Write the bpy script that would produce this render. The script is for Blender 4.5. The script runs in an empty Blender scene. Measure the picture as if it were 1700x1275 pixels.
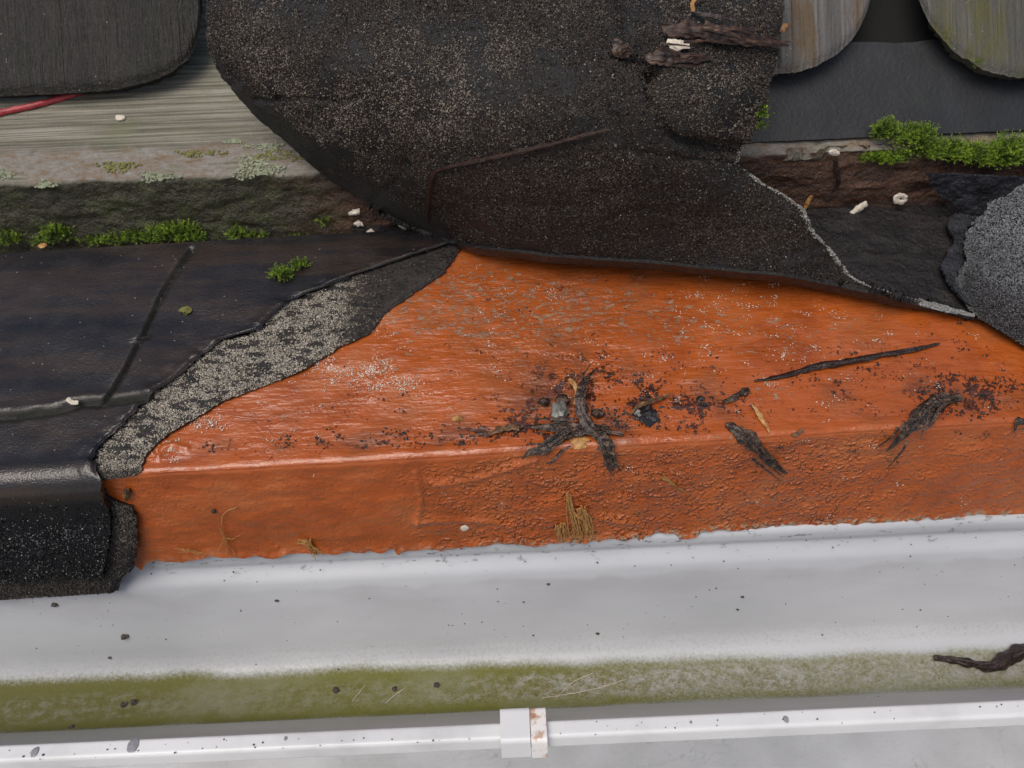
import bpy, math, random
import numpy as np
from mathutils import Vector, Matrix
R = math.radians
random.seed(7); rng = np.random.default_rng(11)
sc = bpy.context.scene
COL = sc.collection

# ------------------------------------------------------------------ camera
F_PX = 1360.0; PITCH = R(42); ROLL = math.atan(0.046)
CAM = np.array([0.0, -0.321, 0.336])
fwd = np.array([0, math.cos(PITCH), -math.sin(PITCH)])
rt0 = np.array([1.0, 0, 0]); up0 = np.array([0, math.sin(PITCH), math.cos(PITCH)])
c_, s_ = math.cos(ROLL), math.sin(ROLL)
RT = rt0*c_ - up0*s_; UP = up0*c_ + rt0*s_
cam = bpy.data.cameras.new('camera'); cam_o = bpy.data.objects.new('camera', cam); COL.objects.link(cam_o)
cam.sensor_width = 36; cam.lens = 36*F_PX/1700; cam.clip_start = 0.01; cam.clip_end = 200
cam.dof.use_dof = True; cam.dof.focus_distance = 0.455; cam.dof.aperture_fstop = 15
mw = Matrix.Identity(4)
for i in range(3):
    mw[i][0] = RT[i]; mw[i][1] = UP[i]; mw[i][2] = -fwd[i]; mw[i][3] = CAM[i]
cam_o.matrix_world = mw
sc.camera = cam_o

# ------------------------------------------------------------------ sky, sun, exposure
SUN_EL, SUN_AZ = R(60), R(210)          # azimuth clockwise from +Y
w = bpy.data.worlds.new('World'); sc.world = w; w.use_nodes = True
nt = w.node_tree; bg = nt.nodes['Background']
sky = nt.nodes.new('ShaderNodeTexSky'); sky.sky_type = 'NISHITA'; sky.sun_disc = False
sky.sun_elevation = SUN_EL; sky.sun_rotation = SUN_AZ
sky.air_density = 1.0; sky.dust_density = 4.5; sky.ozone_density = 0.8
nt.links.new(sky.outputs[0], bg.inputs[0]); bg.inputs[1].default_value = 0.095
sl = bpy.data.lights.new('sun', 'SUN'); sl.energy = 1.6; sl.angle = R(40); sl.color = (1.0, 0.96, 0.9)
so = bpy.data.objects.new('sun', sl); COL.objects.link(so)
sd = Vector((math.sin(SUN_AZ)*math.cos(SUN_EL), math.cos(SUN_AZ)*math.cos(SUN_EL), math.sin(SUN_EL)))
so.rotation_euler = sd.to_track_quat('Z', 'Y').to_euler(); so.location = (0, 0, 5)
vs = sc.view_settings
vs.view_transform = 'Standard'; vs.look = 'None'; vs.gamma = 1; vs.use_curve_mapping = False
vs.exposure = 0.18

# ------------------------------------------------------------------ numpy helpers
_perm = np.random.default_rng(3).permutation(256); _perm = np.concatenate([_perm]*3)
_grad = np.random.default_rng(5).normal(size=(256, 3)); _grad /= np.linalg.norm(_grad, axis=1)[:, None]
def pn(p):
    p = np.asarray(p, float); i0 = np.floor(p).astype(int); f = p-i0; i0 &= 255
    u = f*f*f*(f*(f*6-15)+10); out = 0
    for dx in (0, 1):
        for dy in (0, 1):
            for dz in (0, 1):
                h = _perm[_perm[_perm[(i0[..., 0]+dx) & 255]+((i0[..., 1]+dy) & 255)]+((i0[..., 2]+dz) & 255)]
                d = f-np.array([dx, dy, dz])
                wt = (u[..., 0] if dx else 1-u[..., 0])*(u[..., 1] if dy else 1-u[..., 1])*(u[..., 2] if dz else 1-u[..., 2])
                out = out+wt*(_grad[h]*d).sum(-1)
    return out*1.6
def fbm(p, scale, oct=4, off=0.0, gain=.5):
    p = np.asarray(p, float)*np.asarray(scale, float)+off; a = 1; o = 0; n = 0
    for k in range(oct):
        o = o+a*pn(p*(2.03**k)+k*17.3); n += a; a *= gain
    return o/n
def st(a, b, x): t = np.clip((x-a)/(b-a), 0, 1); return t*t*(3-2*t)
def xyz(x, y, z=0.0):
    x, y, z = np.broadcast_arrays(np.asarray(x, float), np.asarray(y, float), np.asarray(z, float)); return np.stack([x, y, z], -1)
def polydist(X, Y, pts):
    pts = np.asarray(pts, float); best = np.full(np.shape(X), 1e9)
    for a, b in zip(pts[:-1], pts[1:]):
        ab = b-a; L = (ab**2).sum()+1e-15
        t = np.clip(((X-a[0])*ab[0]+(Y-a[1])*ab[1])/L, 0, 1)
        best = np.minimum(best, np.hypot(X-a[0]-t*ab[0], Y-a[1]-t*ab[1]))
    return best
def resample(pts, n):
    pts = np.asarray(pts, float); d = np.r_[0, np.cumsum(np.linalg.norm(np.diff(pts, axis=0), axis=1))]
    t = np.linspace(0, d[-1], n); return np.stack([np.interp(t, d, pts[:, k]) for k in range(pts.shape[1])], -1)
def smoothpoly(pts, n, it=2):
    pts = np.asarray(pts, float)
    for _ in range(it):
        q = [pts[0]]
        for a, b in zip(pts[:-1], pts[1:]): q += [a*.75+b*.25, a*.25+b*.75]
        q.append(pts[-1]); pts = np.array(q)
    return resample(pts, n)

# a pixel of the photograph gives a direction; the surface it touches gives the distance
def ray(px, py):
    px = np.asarray(px, float); py = np.asarray(py, float)
    d = fwd+((px-850)/F_PX)[..., None]*RT-((py-637.5)/F_PX)[..., None]*UP
    return d
def onplane(px, py, p0, n):
    d = ray(px, py); t = ((np.asarray(p0)-CAM)@np.asarray(n))/(d@np.asarray(n)); return CAM+d*t[..., None]
def onY(px, py, Y):
    d = ray(px, py); t = (np.asarray(Y)-CAM[1])/d[..., 1]; return CAM+d*t[..., None]
def topix(P):
    v = np.asarray(P)-CAM; z = v@fwd; return 850+F_PX*(v@RT)/z, 637.5-F_PX*(v@UP)/z
Z = np.array([0, 0, 1.0])
class Line:
    def __init__(s, a, b, z):
        A = onplane(*a, (0, 0, z), Z); B = onplane(*b, (0, 0, z), Z)
        e = (B-A); e[2] = 0; e /= np.linalg.norm(e); s.e = e; s.n = np.array([-e[1], e[0], 0])
        s.A = A-e*(A@e)                                   # origin where along = 0
    def pt(s, x, q, z): 
        x, q, z = np.broadcast_arrays(x, q, z); return s.A+x[..., None]*s.e+q[..., None]*s.n+(z-s.A[2])[..., None]*Z

# ------------------------------------------------------------------ the eave frame: roof slope, edge, front face
EDGE = Line((235, 787), (1700, 699), 0.0)
SL = R(15); RD = (math.cos(SL), math.sin(SL)); NR = (-math.sin(SL), math.cos(SL)); R0 = .006
TH = R(75); TT = R0*math.tan(TH/2)
def board(x, s, lift=0.0):
    """point at distance x along the eave, s along the surface (s<0 up the roof, s>0 down the front face), lifted off it"""
    x, s, lift = np.broadcast_arrays(np.asarray(x, float), np.asarray(s, float), np.asarray(lift, float))
    q = np.empty_like(s); z = np.empty_like(s)
    a = s <= -TT; b = s >= TT; m = ~(a | b)
    q[a] = -s[a]*RD[0]+lift[a]*NR[0]; z[a] = -s[a]*RD[1]+lift[a]*NR[1]
    q[b] = -lift[b]; z[b] = -s[b]
    C = np.array([TT*RD[0]-R0*NR[0], TT*RD[1]-R0*NR[1]])
    ph = (s[m]+TT)/(2*TT)*TH; ang = math.pi/2+SL+ph
    q[m] = C[0]+(R0+lift[m])*np.cos(ang); z[m] = C[1]+(R0+lift[m])*np.sin(ang)
    return EDGE.pt(x, q, z)
NROOF = EDGE.n*NR[0]+Z*NR[1]
def bnormal(s):
    ph = np.clip((np.asarray(s)+TT)/(2*TT), 0, 1)*TH; ang = math.pi/2+SL+ph
    return np.cos(ang)[..., None]*EDGE.n+np.sin(ang)[..., None]*Z
def to_xs(px, py, lift=0.0):
    px = np.asarray(px, float); py = np.asarray(py, float)
    P = onplane(px, py, EDGE.A+NROOF*lift, NROOF); q = (P-EDGE.A)@EDGE.n
    Q = onplane(px, py, EDGE.A-EDGE.n*lift, EDGE.n)
    s1 = -((P-EDGE.A)@(EDGE.n*RD[0]+Z*RD[1])); s2 = -(Q-EDGE.A)[..., 2]
    roof = s1 < 0
    return np.where(roof, (P-EDGE.A)@EDGE.e, (Q-EDGE.A)@EDGE.e), np.where(roof, s1, np.maximum(s2, 0))
def onroof(px, py, lift=0.0): return onplane(np.asarray(px, float), np.asarray(py, float), EDGE.A+NROOF*lift, NROOF)

# ------------------------------------------------------------------ object helpers
def tag(o, label=None, cat=None, group=None, kind=None):
    if label: o['label'] = label
    if cat: o['category'] = cat
    if group: o['group'] = group
    if kind: o['kind'] = kind
    return o
def empty(name, loc):
    o = bpy.data.objects.new(name, None); COL.objects.link(o); o.location = tuple(loc); o.empty_display_size = .02; return o
def link(name, me, mat, parent=None, origin=None):
    o = bpy.data.objects.new(name, me); COL.objects.link(o)
    if mat: me.materials.append(mat)
    if parent is not None:
        o.parent = parent; o.matrix_parent_inverse = Matrix.Translation(parent.location).inverted()
    return o
def rawmesh(name, V, Fq, mat, parent=None, attrs=None, smooth=True, sharp=40):
    me = bpy.data.meshes.new(name); V = np.asarray(V, float)
    if isinstance(Fq, list): me.from_pydata(V.tolist(), [], Fq)
    else:
        nf, k = Fq.shape; me.vertices.add(len(V)); me.vertices.foreach_set('co', V.astype(np.float32).ravel())
        me.loops.add(nf*k); me.loops.foreach_set('vertex_index', Fq.astype(np.int32).ravel())
        me.polygons.add(nf); me.polygons.foreach_set('loop_start', np.arange(0, nf*k, k, dtype=np.int32)); me.validate()
    me.update()
    for k, a in (attrs or {}).items():
        at = me.attributes.new(k, 'FLOAT', 'POINT'); at.data.foreach_set('value', np.asarray(a, float).ravel())
    me.polygons.foreach_set('use_smooth', [smooth]*len(me.polygons))
    if smooth and sharp: me.set_sharp_from_angle(angle=R(sharp))
    return link(name, me, mat, parent)
def gnormals(P):
    du = np.gradient(P, axis=1); dv = np.gradient(P, axis=0); n = np.cross(du, dv); n /= np.linalg.norm(n, axis=-1)[..., None]+1e-12
    if ((CAM-P)*n).sum(-1).mean() < 0: n = -n
    return n
def gridmesh(name, P, mat, parent=None, thick=0.0, attrs=None, sharp=50, disp=None, N=None):
    """a sheet (rows x columns of points) closed into a slab of the given thickness"""
    if N is None: N = gnormals(P)
    if disp is not None: P = P+N*disp[..., None]; N = gnormals(P)
    LASTP[0] = P
    r, c, _ = P.shape; idx = np.arange(r*c).reshape(r, c)
    q = np.stack([idx[:-1, :-1], idx[:-1, 1:], idx[1:, 1:], idx[1:, :-1]], -1).reshape(-1, 4)
    t0 = P[0, 0]; fn = np.cross(P[r//2, c//2+1]-P[r//2, c//2], P[r//2+1, c//2]-P[r//2, c//2])
    if fn@N[r//2, c//2] < 0: q = q[:, ::-1]
    V = P.reshape(-1, 3); A = {k: np.asarray(a, float).ravel() for k, a in (attrs or {}).items()}
    if thick > 0:
        B = (P-N*thick).reshape(-1, 3); n = r*c; V = np.vstack([V, B])
        bnd = np.concatenate([idx[0, :], idx[1:, -1], idx[-1, -2::-1], idx[-2:0:-1, 0]])
        nb = np.roll(bnd, -1); side = np.stack([bnd, nb, nb+n, bnd+n], -1)
        if fn@N[r//2, c//2] >= 0: side = side[:, ::-1]
        q = np.vstack([q, q[:, ::-1]+n, side]); A = {k: np.r_[a, a] for k, a in A.items()}
    return rawmesh(name, V, q, mat, parent, A, True, sharp)
def spread(lo, flo, fhi, hi, fine, coarse):
    return np.unique(np.round(np.r_[np.arange(lo, flo, coarse), np.arange(flo, fhi, fine), np.arange(fhi, hi+coarse*.5, coarse)], 6))
def tube(path, rad, sides=8, flat=1.0, nrm=None, seed=0, rough=.15, closed=True):
    """vertices and faces of a tapered, uneven rod or strip along a path"""
    path = np.asarray(path, float); n = len(path); rad = np.broadcast_to(np.asarray(rad, float), (n,))
    T = np.gradient(path, axis=0); T /= np.linalg.norm(T, axis=1)[:, None]+1e-12
    if nrm is None: nrm = np.tile([0, -.3, .95], (n, 1))
    nrm = np.broadcast_to(np.asarray(nrm, float), (n, 3)); S = np.cross(T, nrm); S /= np.linalg.norm(S, axis=1)[:, None]+1e-12
    U = np.cross(S, T); a = np.arange(sides)/sides*2*math.pi
    V = path[:, None]+rad[:, None, None]*(np.cos(a)[None, :, None]*S[:, None]+flat*np.sin(a)[None, :, None]*U[:, None])
    if rough:
        al = np.arange(n)[:, None]*np.ones(sides); aa = np.ones(n)[:, None]*a
        nz = pn(xyz(al*.10, np.cos(aa)*1.6, np.sin(aa)*1.6)+seed*9.7)*.7+pn(xyz(al*.22, np.cos(aa)*3.4, np.sin(aa)*3.4)+seed*3.7)*.8
        V = path[:, None]+(V-path[:, None])*(1+rough*2*nz)[..., None]
    V = V.reshape(-1, 3); i = np.arange(n*sides).reshape(n, sides); j = np.roll(i, -1, axis=1)
    F = np.stack([i[:-1], j[:-1], j[1:], i[1:]], -1).reshape(-1, 4).tolist()
    F.append(i[0][::-1].tolist()); F.append(i[-1].tolist())
    return V, F
class Bag:
    def __init__(s): s.V = []; s.F = []; s.n = 0
    def add(s, V, F):
        s.V.append(np.asarray(V, float)); s.F += [[k+s.n for k in f] for f in F]; s.n += len(V)
    def obj(s, name, mat, parent=None, smooth=True, sharp=40): return rawmesh(name, np.vstack(s.V), s.F, mat, parent, None, smooth, sharp)
ICO_V = []; 
def _ico():
    p = (1+5**.5)/2
    V = np.array([[-1, p, 0], [1, p, 0], [-1, -p, 0], [1, -p, 0], [0, -1, p], [0, 1, p], [0, -1, -p], [0, 1, -p], [p, 0, -1], [p, 0, 1], [-p, 0, -1], [-p, 0, 1]], float)
    V /= np.linalg.norm(V[0])
    F = [[0, 11, 5], [0, 5, 1], [0, 1, 7], [0, 7, 10], [0, 10, 11], [1, 5, 9], [5, 11, 4], [11, 10, 2], [10, 7, 6], [7, 1, 8], [3, 9, 4], [3, 4, 2], [3, 2, 6], [3, 6, 8], [3, 8, 9], [4, 9, 5], [2, 4, 11], [6, 2, 10], [8, 6, 7], [9, 8, 1]]
    return V, F
def _sub(V, F):
    V = [v for v in V]; mid = {}; out = []
    def m(a, b):
        k = (min(a, b), max(a, b))
        if k not in mid: v = V[a]+V[b]; V.append(v/np.linalg.norm(v)); mid[k] = len(V)-1
        return mid[k]
    for a, b, c in F:
        x, y, z = m(a, b), m(b, c), m(c, a); out += [[a, x, z], [b, y, x], [c, z, y], [x, y, z]]
    return np.array(V), out
ICO = _ico(); ICO2 = _sub(*_sub(*ICO))
def frame(n):
    n = np.asarray(n, float); n = n/np.linalg.norm(n); a = np.cross(n, [0.13, .9, .4]); a /= np.linalg.norm(a); return a, np.cross(n, a), n
def lump(c, n, r3, seed=0, rough=.25, base=ICO2, spin=0.0, freq=1.5):
    a, b, n = frame(n); ca, sa = math.cos(spin), math.sin(spin); a, b = a*ca+b*sa, b*ca-a*sa
    V = base[0]*(1+rough*fbm(base[0], freq, 3, seed*7.1))[:, None]
    return np.asarray(c)+V[:, :1]*r3[0]*a+V[:, 1:2]*r3[1]*b+V[:, 2:]*r3[2]*n, base[1]

OCT_V = np.array([[1, 0, 0], [-1, 0, 0], [0, 1, 0], [0, -1, 0], [0, 0, 1], [0, 0, -1]], float)
OCT_F = np.array([[0, 2, 4], [2, 1, 4], [1, 3, 4], [3, 0, 4], [2, 0, 5], [1, 2, 5], [3, 1, 5], [0, 3, 5]])
def granules(name, P, mat, parent, n, r, attrs, keep=None, seed=0, sink=.25):
    """mineral grains bedded in a sheet: many small faceted stones, one mesh"""
    rg = np.random.default_rng(seed); N = gnormals(P)
    a = np.linalg.norm(np.cross(P[1:, :-1]-P[:-1, :-1], P[:-1, 1:]-P[:-1, :-1]), axis=-1)
    if keep is not None: a = a*np.clip(keep[:-1, :-1], 0, 1)
    c = np.cumsum(a.ravel()); k = np.searchsorted(c, rg.uniform(0, c[-1], n)); i, j = np.divmod(np.minimum(k, a.size-1), a.shape[1])
    u, v = rg.uniform(size=(2, n)); 
    def bl(A): 
        w = [(1-u)*(1-v), u*(1-v), (1-u)*v, u*v]
        if A.ndim == 3: w = [q[:, None] for q in w]
        return A[i, j]*w[0]+A[i, j+1]*w[1]+A[i+1, j]*w[2]+A[i+1, j+1]*w[3]
    c0 = bl(P); nn = bl(N); rad = r*np.exp(rg.normal(size=n)*.28)
    q = rg.normal(size=(n, 3, 3)); q, _ = np.linalg.qr(q)
    sc3 = rg.uniform(.65, 1.25, size=(n, 1, 3)); V = OCT_V[None]*sc3*rg.uniform(.75, 1.2, size=(n, 6, 1))
    V = np.einsum('nij,nkj->nki', q, V)*rad[:, None, None]+(c0+nn*rad[:, None]*sink)[:, None]
    F = (OCT_F[None]+6*np.arange(n)[:, None, None]).reshape(-1, 3)
    A = {k_: np.repeat(bl(np.broadcast_to(x_, P.shape[:2])), 6) for k_, x_ in attrs.items()}; A['rnd'] = np.repeat(rg.uniform(size=n), 6)
    o = rawmesh(name, V.reshape(-1, 3), F, mat, parent, A, False); o['kind'] = 'stuff'; return o
LASTP = [None]
# ------------------------------------------------------------------ material helper
def srgb(r, g, b):
    f = lambda c: (c/255/12.92) if c/255 <= .04045 else ((c/255+.055)/1.055)**2.4
    return (f(r), f(g), f(b), 1)
class Mat:
    def __init__(s, name):
        s.m = bpy.data.materials.new(name); s.m.use_nodes = True; s.t = s.m.node_tree; s.b = s.t.nodes['Principled BSDF']
        s.co = s.t.nodes.new('ShaderNodeTexCoord').outputs['Object']
    def put(s, sock, v):
        if isinstance(v, bpy.types.NodeSocket): s.t.links.new(v, sock)
        elif v is not None:
            if hasattr(sock.default_value, '__len__') and not hasattr(v, '__len__'): v = (v, v, v, 1)[:len(sock.default_value)]
            sock.default_value = v
    def node(s, ty, ins=None, **props):
        n = s.t.nodes.new(ty)
        for k, v in props.items(): setattr(n, k, v)
        for k, v in (ins or {}).items(): s.put(n.inputs[k], v)
        return n
    def math(s, op, a, b=None, c=None, clamp=False):
        n = s.node('ShaderNodeMath', operation=op, use_clamp=clamp); s.put(n.inputs[0], a)
        if b is not None: s.put(n.inputs[1], b)
        if c is not None: s.put(n.inputs[2], c)
        return n.outputs[0]
    def mix(s, f, a, b, mode='MIX'):
        n = s.node('ShaderNodeMix', data_type='RGBA', blend_type=mode); s.put(n.inputs[0], f); s.put(n.inputs[6], a); s.put(n.inputs[7], b); return n.outputs[2]
    def attr(s, k): return s.node('ShaderNodeAttribute', attribute_name=k).outputs['Fac']
    def vec(s, scale=(1, 1, 1), rot=(0, 0, 0), loc=(0, 0, 0)):
        return s.node('ShaderNodeMapping', {'Vector': s.co, 'Scale': scale, 'Rotation': rot, 'Location': loc}).outputs[0]
    def noise(s, scale, detail=4, rough=.55, v=None, dist=0.0):
        return s.node('ShaderNodeTexNoise', {'Vector': v or s.co, 'Scale': scale, 'Detail': detail, 'Roughness': rough, 'Distortion': dist}).outputs[0]
    def vor(s, scale, v=None, rand=1.0, feature='F1'):
        n = s.node('ShaderNodeTexVoronoi', {'Vector': v or s.co, 'Scale': scale, 'Randomness': rand}, feature=feature); return n.outputs['Distance'], n.outputs.get('Color')
    def rng(s, v, a, b, c=0.0, d=1.0, smooth=True):
        return s.node('ShaderNodeMapRange', {'Value': v, 'From Min': a, 'From Max': b, 'To Min': c, 'To Max': d}, interpolation_type='SMOOTHSTEP' if smooth else 'LINEAR').outputs[0]
    def ramp(s, f, stops):
        n = s.node('ShaderNodeValToRGB', {'Fac': f}); cr = n.color_ramp
        while len(cr.elements) < len(stops): cr.elements.new(.5)
        for e, (p, c) in zip(cr.elements, stops): e.position = p; e.color = c
        return n.outputs[0]
    def bump(s, h, strength, dist, normal=None):
        return s.node('ShaderNodeBump', {'Height': h, 'Strength': strength, 'Distance': dist, **({'Normal': normal} if normal else {})}).outputs[0]
    def done(s, col, rough=.5, normal=None, spec=.5, coat=0, coat_rough=.1, sub=0):
        s.put(s.b.inputs['Base Color'], col); s.put(s.b.inputs['Roughness'], rough)
        if normal: s.put(s.b.inputs['Normal'], normal)
        s.put(s.b.inputs['Specular IOR Level'], spec); s.put(s.b.inputs['Coat Weight'], coat); s.put(s.b.inputs['Coat Roughness'], coat_rough)
        return s.m
def sep(m, col): return m.node('ShaderNodeSeparateColor', {'Color': col}).outputs[0]

def mat_orange():
    m = Mat('orange paint')
    wear, dirt, bot, stp = m.attr('wear'), m.attr('dirt'), m.attr('bot'), m.attr('stip')
    n1 = m.noise(28, 4); n2 = m.noise(170, 3, v=m.vec((.3, 1, 1)))
    col = m.ramp(n1, [(.3, srgb(146, 70, 26)), (.5, srgb(168, 84, 33)), (.7, srgb(176, 98, 50))])
    col = m.mix(m.math('MULTIPLY', m.rng(n2, .52, .70, 0, .4), m.math('SUBTRACT', 1.0, m.math('MULTIPLY', m.attr('front'), .9))), col, srgb(128, 54, 20))
    # worn spots that bare the primer, in broken streaks along the brush direction
    ws = m.noise(300, 4, .72, v=m.vec((.6, 1.2, 1)), dist=.6)
    wm = m.rng(m.math('ADD', ws, m.math('MULTIPLY', wear, .19)), .715, .75)
    col = m.mix(m.math('MULTIPLY', wm, .75), col, m.ramp(ws, [(.45, srgb(104, 80, 62)), (.62, srgb(150, 130, 108))]))
    # smeared bitumen specks, thicker along the edge
    sn = m.noise(360, 3, .75, dist=.5); clus = m.noise(85, 3, .6)
    thr = m.math('MULTIPLY', dirt, m.rng(clus, .40, .64, .0, .26))
    sp = m.rng(m.math('ADD', sn, thr), .70, .75)
    col = m.mix(m.math('MULTIPLY', sp, .9), col, srgb(28, 20, 20))
    stain = m.math('MULTIPLY', dirt, m.rng(n1, .42, .66, 0, .7))
    col = m.mix(stain, col, srgb(60, 28, 18))
    film = m.math('MULTIPLY', m.math('SUBTRACT', 1.0, m.math('MULTIPLY', m.attr('front'), .75)), m.math('MULTIPLY', m.rng(m.noise(11, 4, .6, v=m.vec((.6, 1, 1))), .45, .7, 0, .45), m.rng(n2, .3, .7, .4, 1)))
    col = m.mix(film, col, srgb(116, 58, 26))
    bm = m.math('MULTIPLY', bot, m.rng(ws, .5, .56))
    col = m.mix(bm, col, srgb(146, 138, 116))
    h1 = m.noise(480, 2, .5); h2 = m.noise(340, 3, .55, v=m.vec((.22, 1, 1)))
    vary = m.rng(m.noise(18, 3), .40, .62, .05, .9)
    hh = m.math('ADD', m.math('MULTIPLY', h1, m.math('ADD', m.math('MULTIPLY', vary, .6), m.math('MULTIPLY', stp, .5))), m.math('MULTIPLY', h2, m.math('SUBTRACT', 1.0, m.math('MULTIPLY', m.attr('front'), .9))))
    hh = m.math('ADD', hh, m.math('MULTIPLY', sp, .5)); hh = m.math('SUBTRACT', hh, m.math('MULTIPLY', wm, .3))
    nb = m.bump(hh, .7, .0014)
    dd = m.noise(400, 1, .4); nb = m.bump(m.math('MULTIPLY', m.rng(dd, .42, .72), m.math('MULTIPLY', stp, m.rng(m.noise(110, 2), .4, .6, .25, 1))), 1.0, .0018, nb)
    ro = m.math('ADD', m.rng(n1, .3, .7, .22, .40), m.math('MULTIPLY', wm, .2))
    return m.done(col, ro, nb, .5, .3, .14)
def mat_granule(name, dark, midc, light, wet=.5, size=.0011, pale=True, streak=False):
    m = Mat(name)
    v = m.co
    d, c = m.vor(1/size, v); r = sep(m, c)
    big = m.noise(24, 4, .6)
    f = m.math('ADD', m.math('MULTIPLY', r, .75), m.math('MULTIPLY', m.math('SUBTRACT', big, .5), .55))
    if pale: f = m.math('ADD', f, m.math('MULTIPLY', m.math('SUBTRACT', m.attr('pale'), .5), .6))
    col = m.ramp(f, [(.1, dark), (.5, midc), (.78, midc), (.93, light)])
    if streak:
        sn = m.noise(120, 5, .65, v=m.vec((.55, 1, 1), rot=(0, 0, .5)))
        col = m.mix(m.rng(sn, .47, .56), col, srgb(34, 30, 32))
    col = m.mix(m.attr('edge'), col, srgb(150, 148, 142))
    h = m.math('SUBTRACT', 1.0, d)
    h = m.math('ADD', m.math('MULTIPLY', h, m.math('ADD', .5, r)), m.math('MULTIPLY', m.noise(150, 3), .7))
    nb = m.bump(h, .9, .0009)
    return m.done(col, m.rng(r, 0, 1, wet-.12, wet+.2), nb, .5)
def mat_grain(name, stops, rough, amp=.7, spec=.5):
    m = Mat(name)
    f = m.math('ADD', m.math('MULTIPLY', m.attr('rnd'), amp), m.math('SUBTRACT', m.math('MULTIPLY', m.attr('pale'), .75), .2))
    f = m.math('ADD', f, m.math('MULTIPLY', m.math('SUBTRACT', m.noise(17, 4, .65), .5), 1.0))
    col = m.ramp(f, stops); col = m.mix(m.attr('edge'), col, srgb(160, 158, 152))
    return m.done(col, m.rng(m.attr('rnd'), 0, 1, rough-.1, rough+.25), None, spec)
def mat_wetfelt():
    m = Mat('wet smooth felt'); wrap = m.attr('wrap')
    st1 = m.noise(36, 4, .6, v=m.vec((.22, 1.5, 1), rot=(0, 0, .62)))
    col = m.ramp(st1, [(.3, srgb(16, 16, 18)), (.46, srgb(27, 24, 25)), (.58, srgb(45, 35, 28)), (.72, srgb(28, 25, 25))])
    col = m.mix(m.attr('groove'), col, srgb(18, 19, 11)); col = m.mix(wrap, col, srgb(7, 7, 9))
    d, c = m.vor(900); r = sep(m, c)
    col = m.mix(m.math('MULTIPLY', m.math('GREATER_THAN', r, .9955), m.math('LESS_THAN', d, .4)), col, srgb(120, 116, 108))
    wv = m.noise(900, 2, .6, v=m.vec((.5, 1, 1), rot=(0, 0, .5)))
    h = m.math('ADD', m.math('MULTIPLY', wv, 1.0), m.math('MULTIPLY', m.math('SUBTRACT', 1.0, d), .45))
    nb = m.bump(h, .26, .0010)
    ro = m.math('ADD', m.rng(m.noise(55, 3), .3, .7, .18, .36), m.math('MULTIPLY', m.attr('groove'), .5))
    return m.done(col, ro, nb, .5, m.math('MULTIPLY', m.math('SUBTRACT', 1.0, m.math('MAXIMUM', m.attr('groove'), wrap)), .15), .12)
def mat_bitumen(name='bare bitumen', base=(9, 8, 10), hi=(27, 21, 20), rough=.3):
    m = Mat(name)
    n = m.noise(90, 6, .65)
    col = m.ramp(n, [(.35, srgb(*base)), (.62, srgb(*hi)), (.82, srgb(56, 45, 39))])
    nb = m.bump(m.math('ADD', m.noise(420, 5, .7), m.noise(110, 4)), .9, .0016)
    return m.done(col, m.rng(m.noise(200, 3), .3, .7, rough-.12, rough+.2), nb, .5)
def mat_batten():
    m = Mat('weathered batten')
    top, lich, brown = m.attr('top'), m.attr('band'), m.attr('brown')
    g = m.noise(1, 6, .6, v=m.vec((9, 420, 300))); g2 = m.noise(1, 5, .6, v=m.vec((14, 90, 90)))
    colt = m.ramp(m.math('ADD', m.math('MULTIPLY', g, .6), m.math('MULTIPLY', g2, .4)), [(.3, srgb(70, 66, 54)), (.48, srgb(118, 114, 100)), (.62, srgb(146, 143, 130)), (.8, srgb(170, 167, 156))])
    gl = m.noise(1, 3, .5, v=m.vec((4, 700, 500)), dist=.3)
    colt = m.mix(m.rng(gl, .50, .60, 0, .6), colt, srgb(58, 60, 50))
    colt = m.mix(m.rng(m.noise(30, 4), .5, .75, 0, .45), colt, srgb(104, 112, 78))
    bandc = m.ramp(m.math('ADD', m.math('MULTIPLY', m.noise(110, 4, .7, v=m.vec((.5, 1, 1))), .5), m.math('MULTIPLY', m.noise(420, 4, .75, v=m.vec((.5, 1, 1))), .5)), [(.3, srgb(74, 68, 58)), (.42, srgb(116, 98, 78)), (.52, srgb(124, 119, 112)), (.68, srgb(148, 145, 140)), (.8, srgb(118, 118, 90))])
    colt = m.mix(m.math('MULTIPLY', lich, m.rng(m.noise(50, 5), .3, .5)), colt, bandc)
    colf = m.ramp(m.math('ADD', m.math('MULTIPLY', m.noise(75, 4, .65), .55), m.math('MULTIPLY', m.noise(420, 3, .7), .45)), [(.3, srgb(30, 30, 20)), (.5, srgb(58, 55, 42)), (.64, srgb(66, 74, 40)), (.78, srgb(96, 84, 70))])
    colb = m.ramp(m.noise(1, 6, .6, v=m.vec((30, 260, 260))), [(.3, srgb(36, 25, 20)), (.5, srgb(72, 50, 38)), (.7, srgb(96, 68, 50))])
    colf = m.mix(brown, colf, colb)
    col = m.mix(top, colf, colt)
    h = m.math('ADD', m.math('MULTIPLY', g, m.math('MULTIPLY', top, 1.2)), m.math('MULTIPLY', m.noise(330, 4, .7), m.rng(top, 0, 1, 2.2, .8)))
    return m.done(col, m.rng(top, 0, 1, .32, .7), m.bump(h, .9, .0014), .45)
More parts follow.
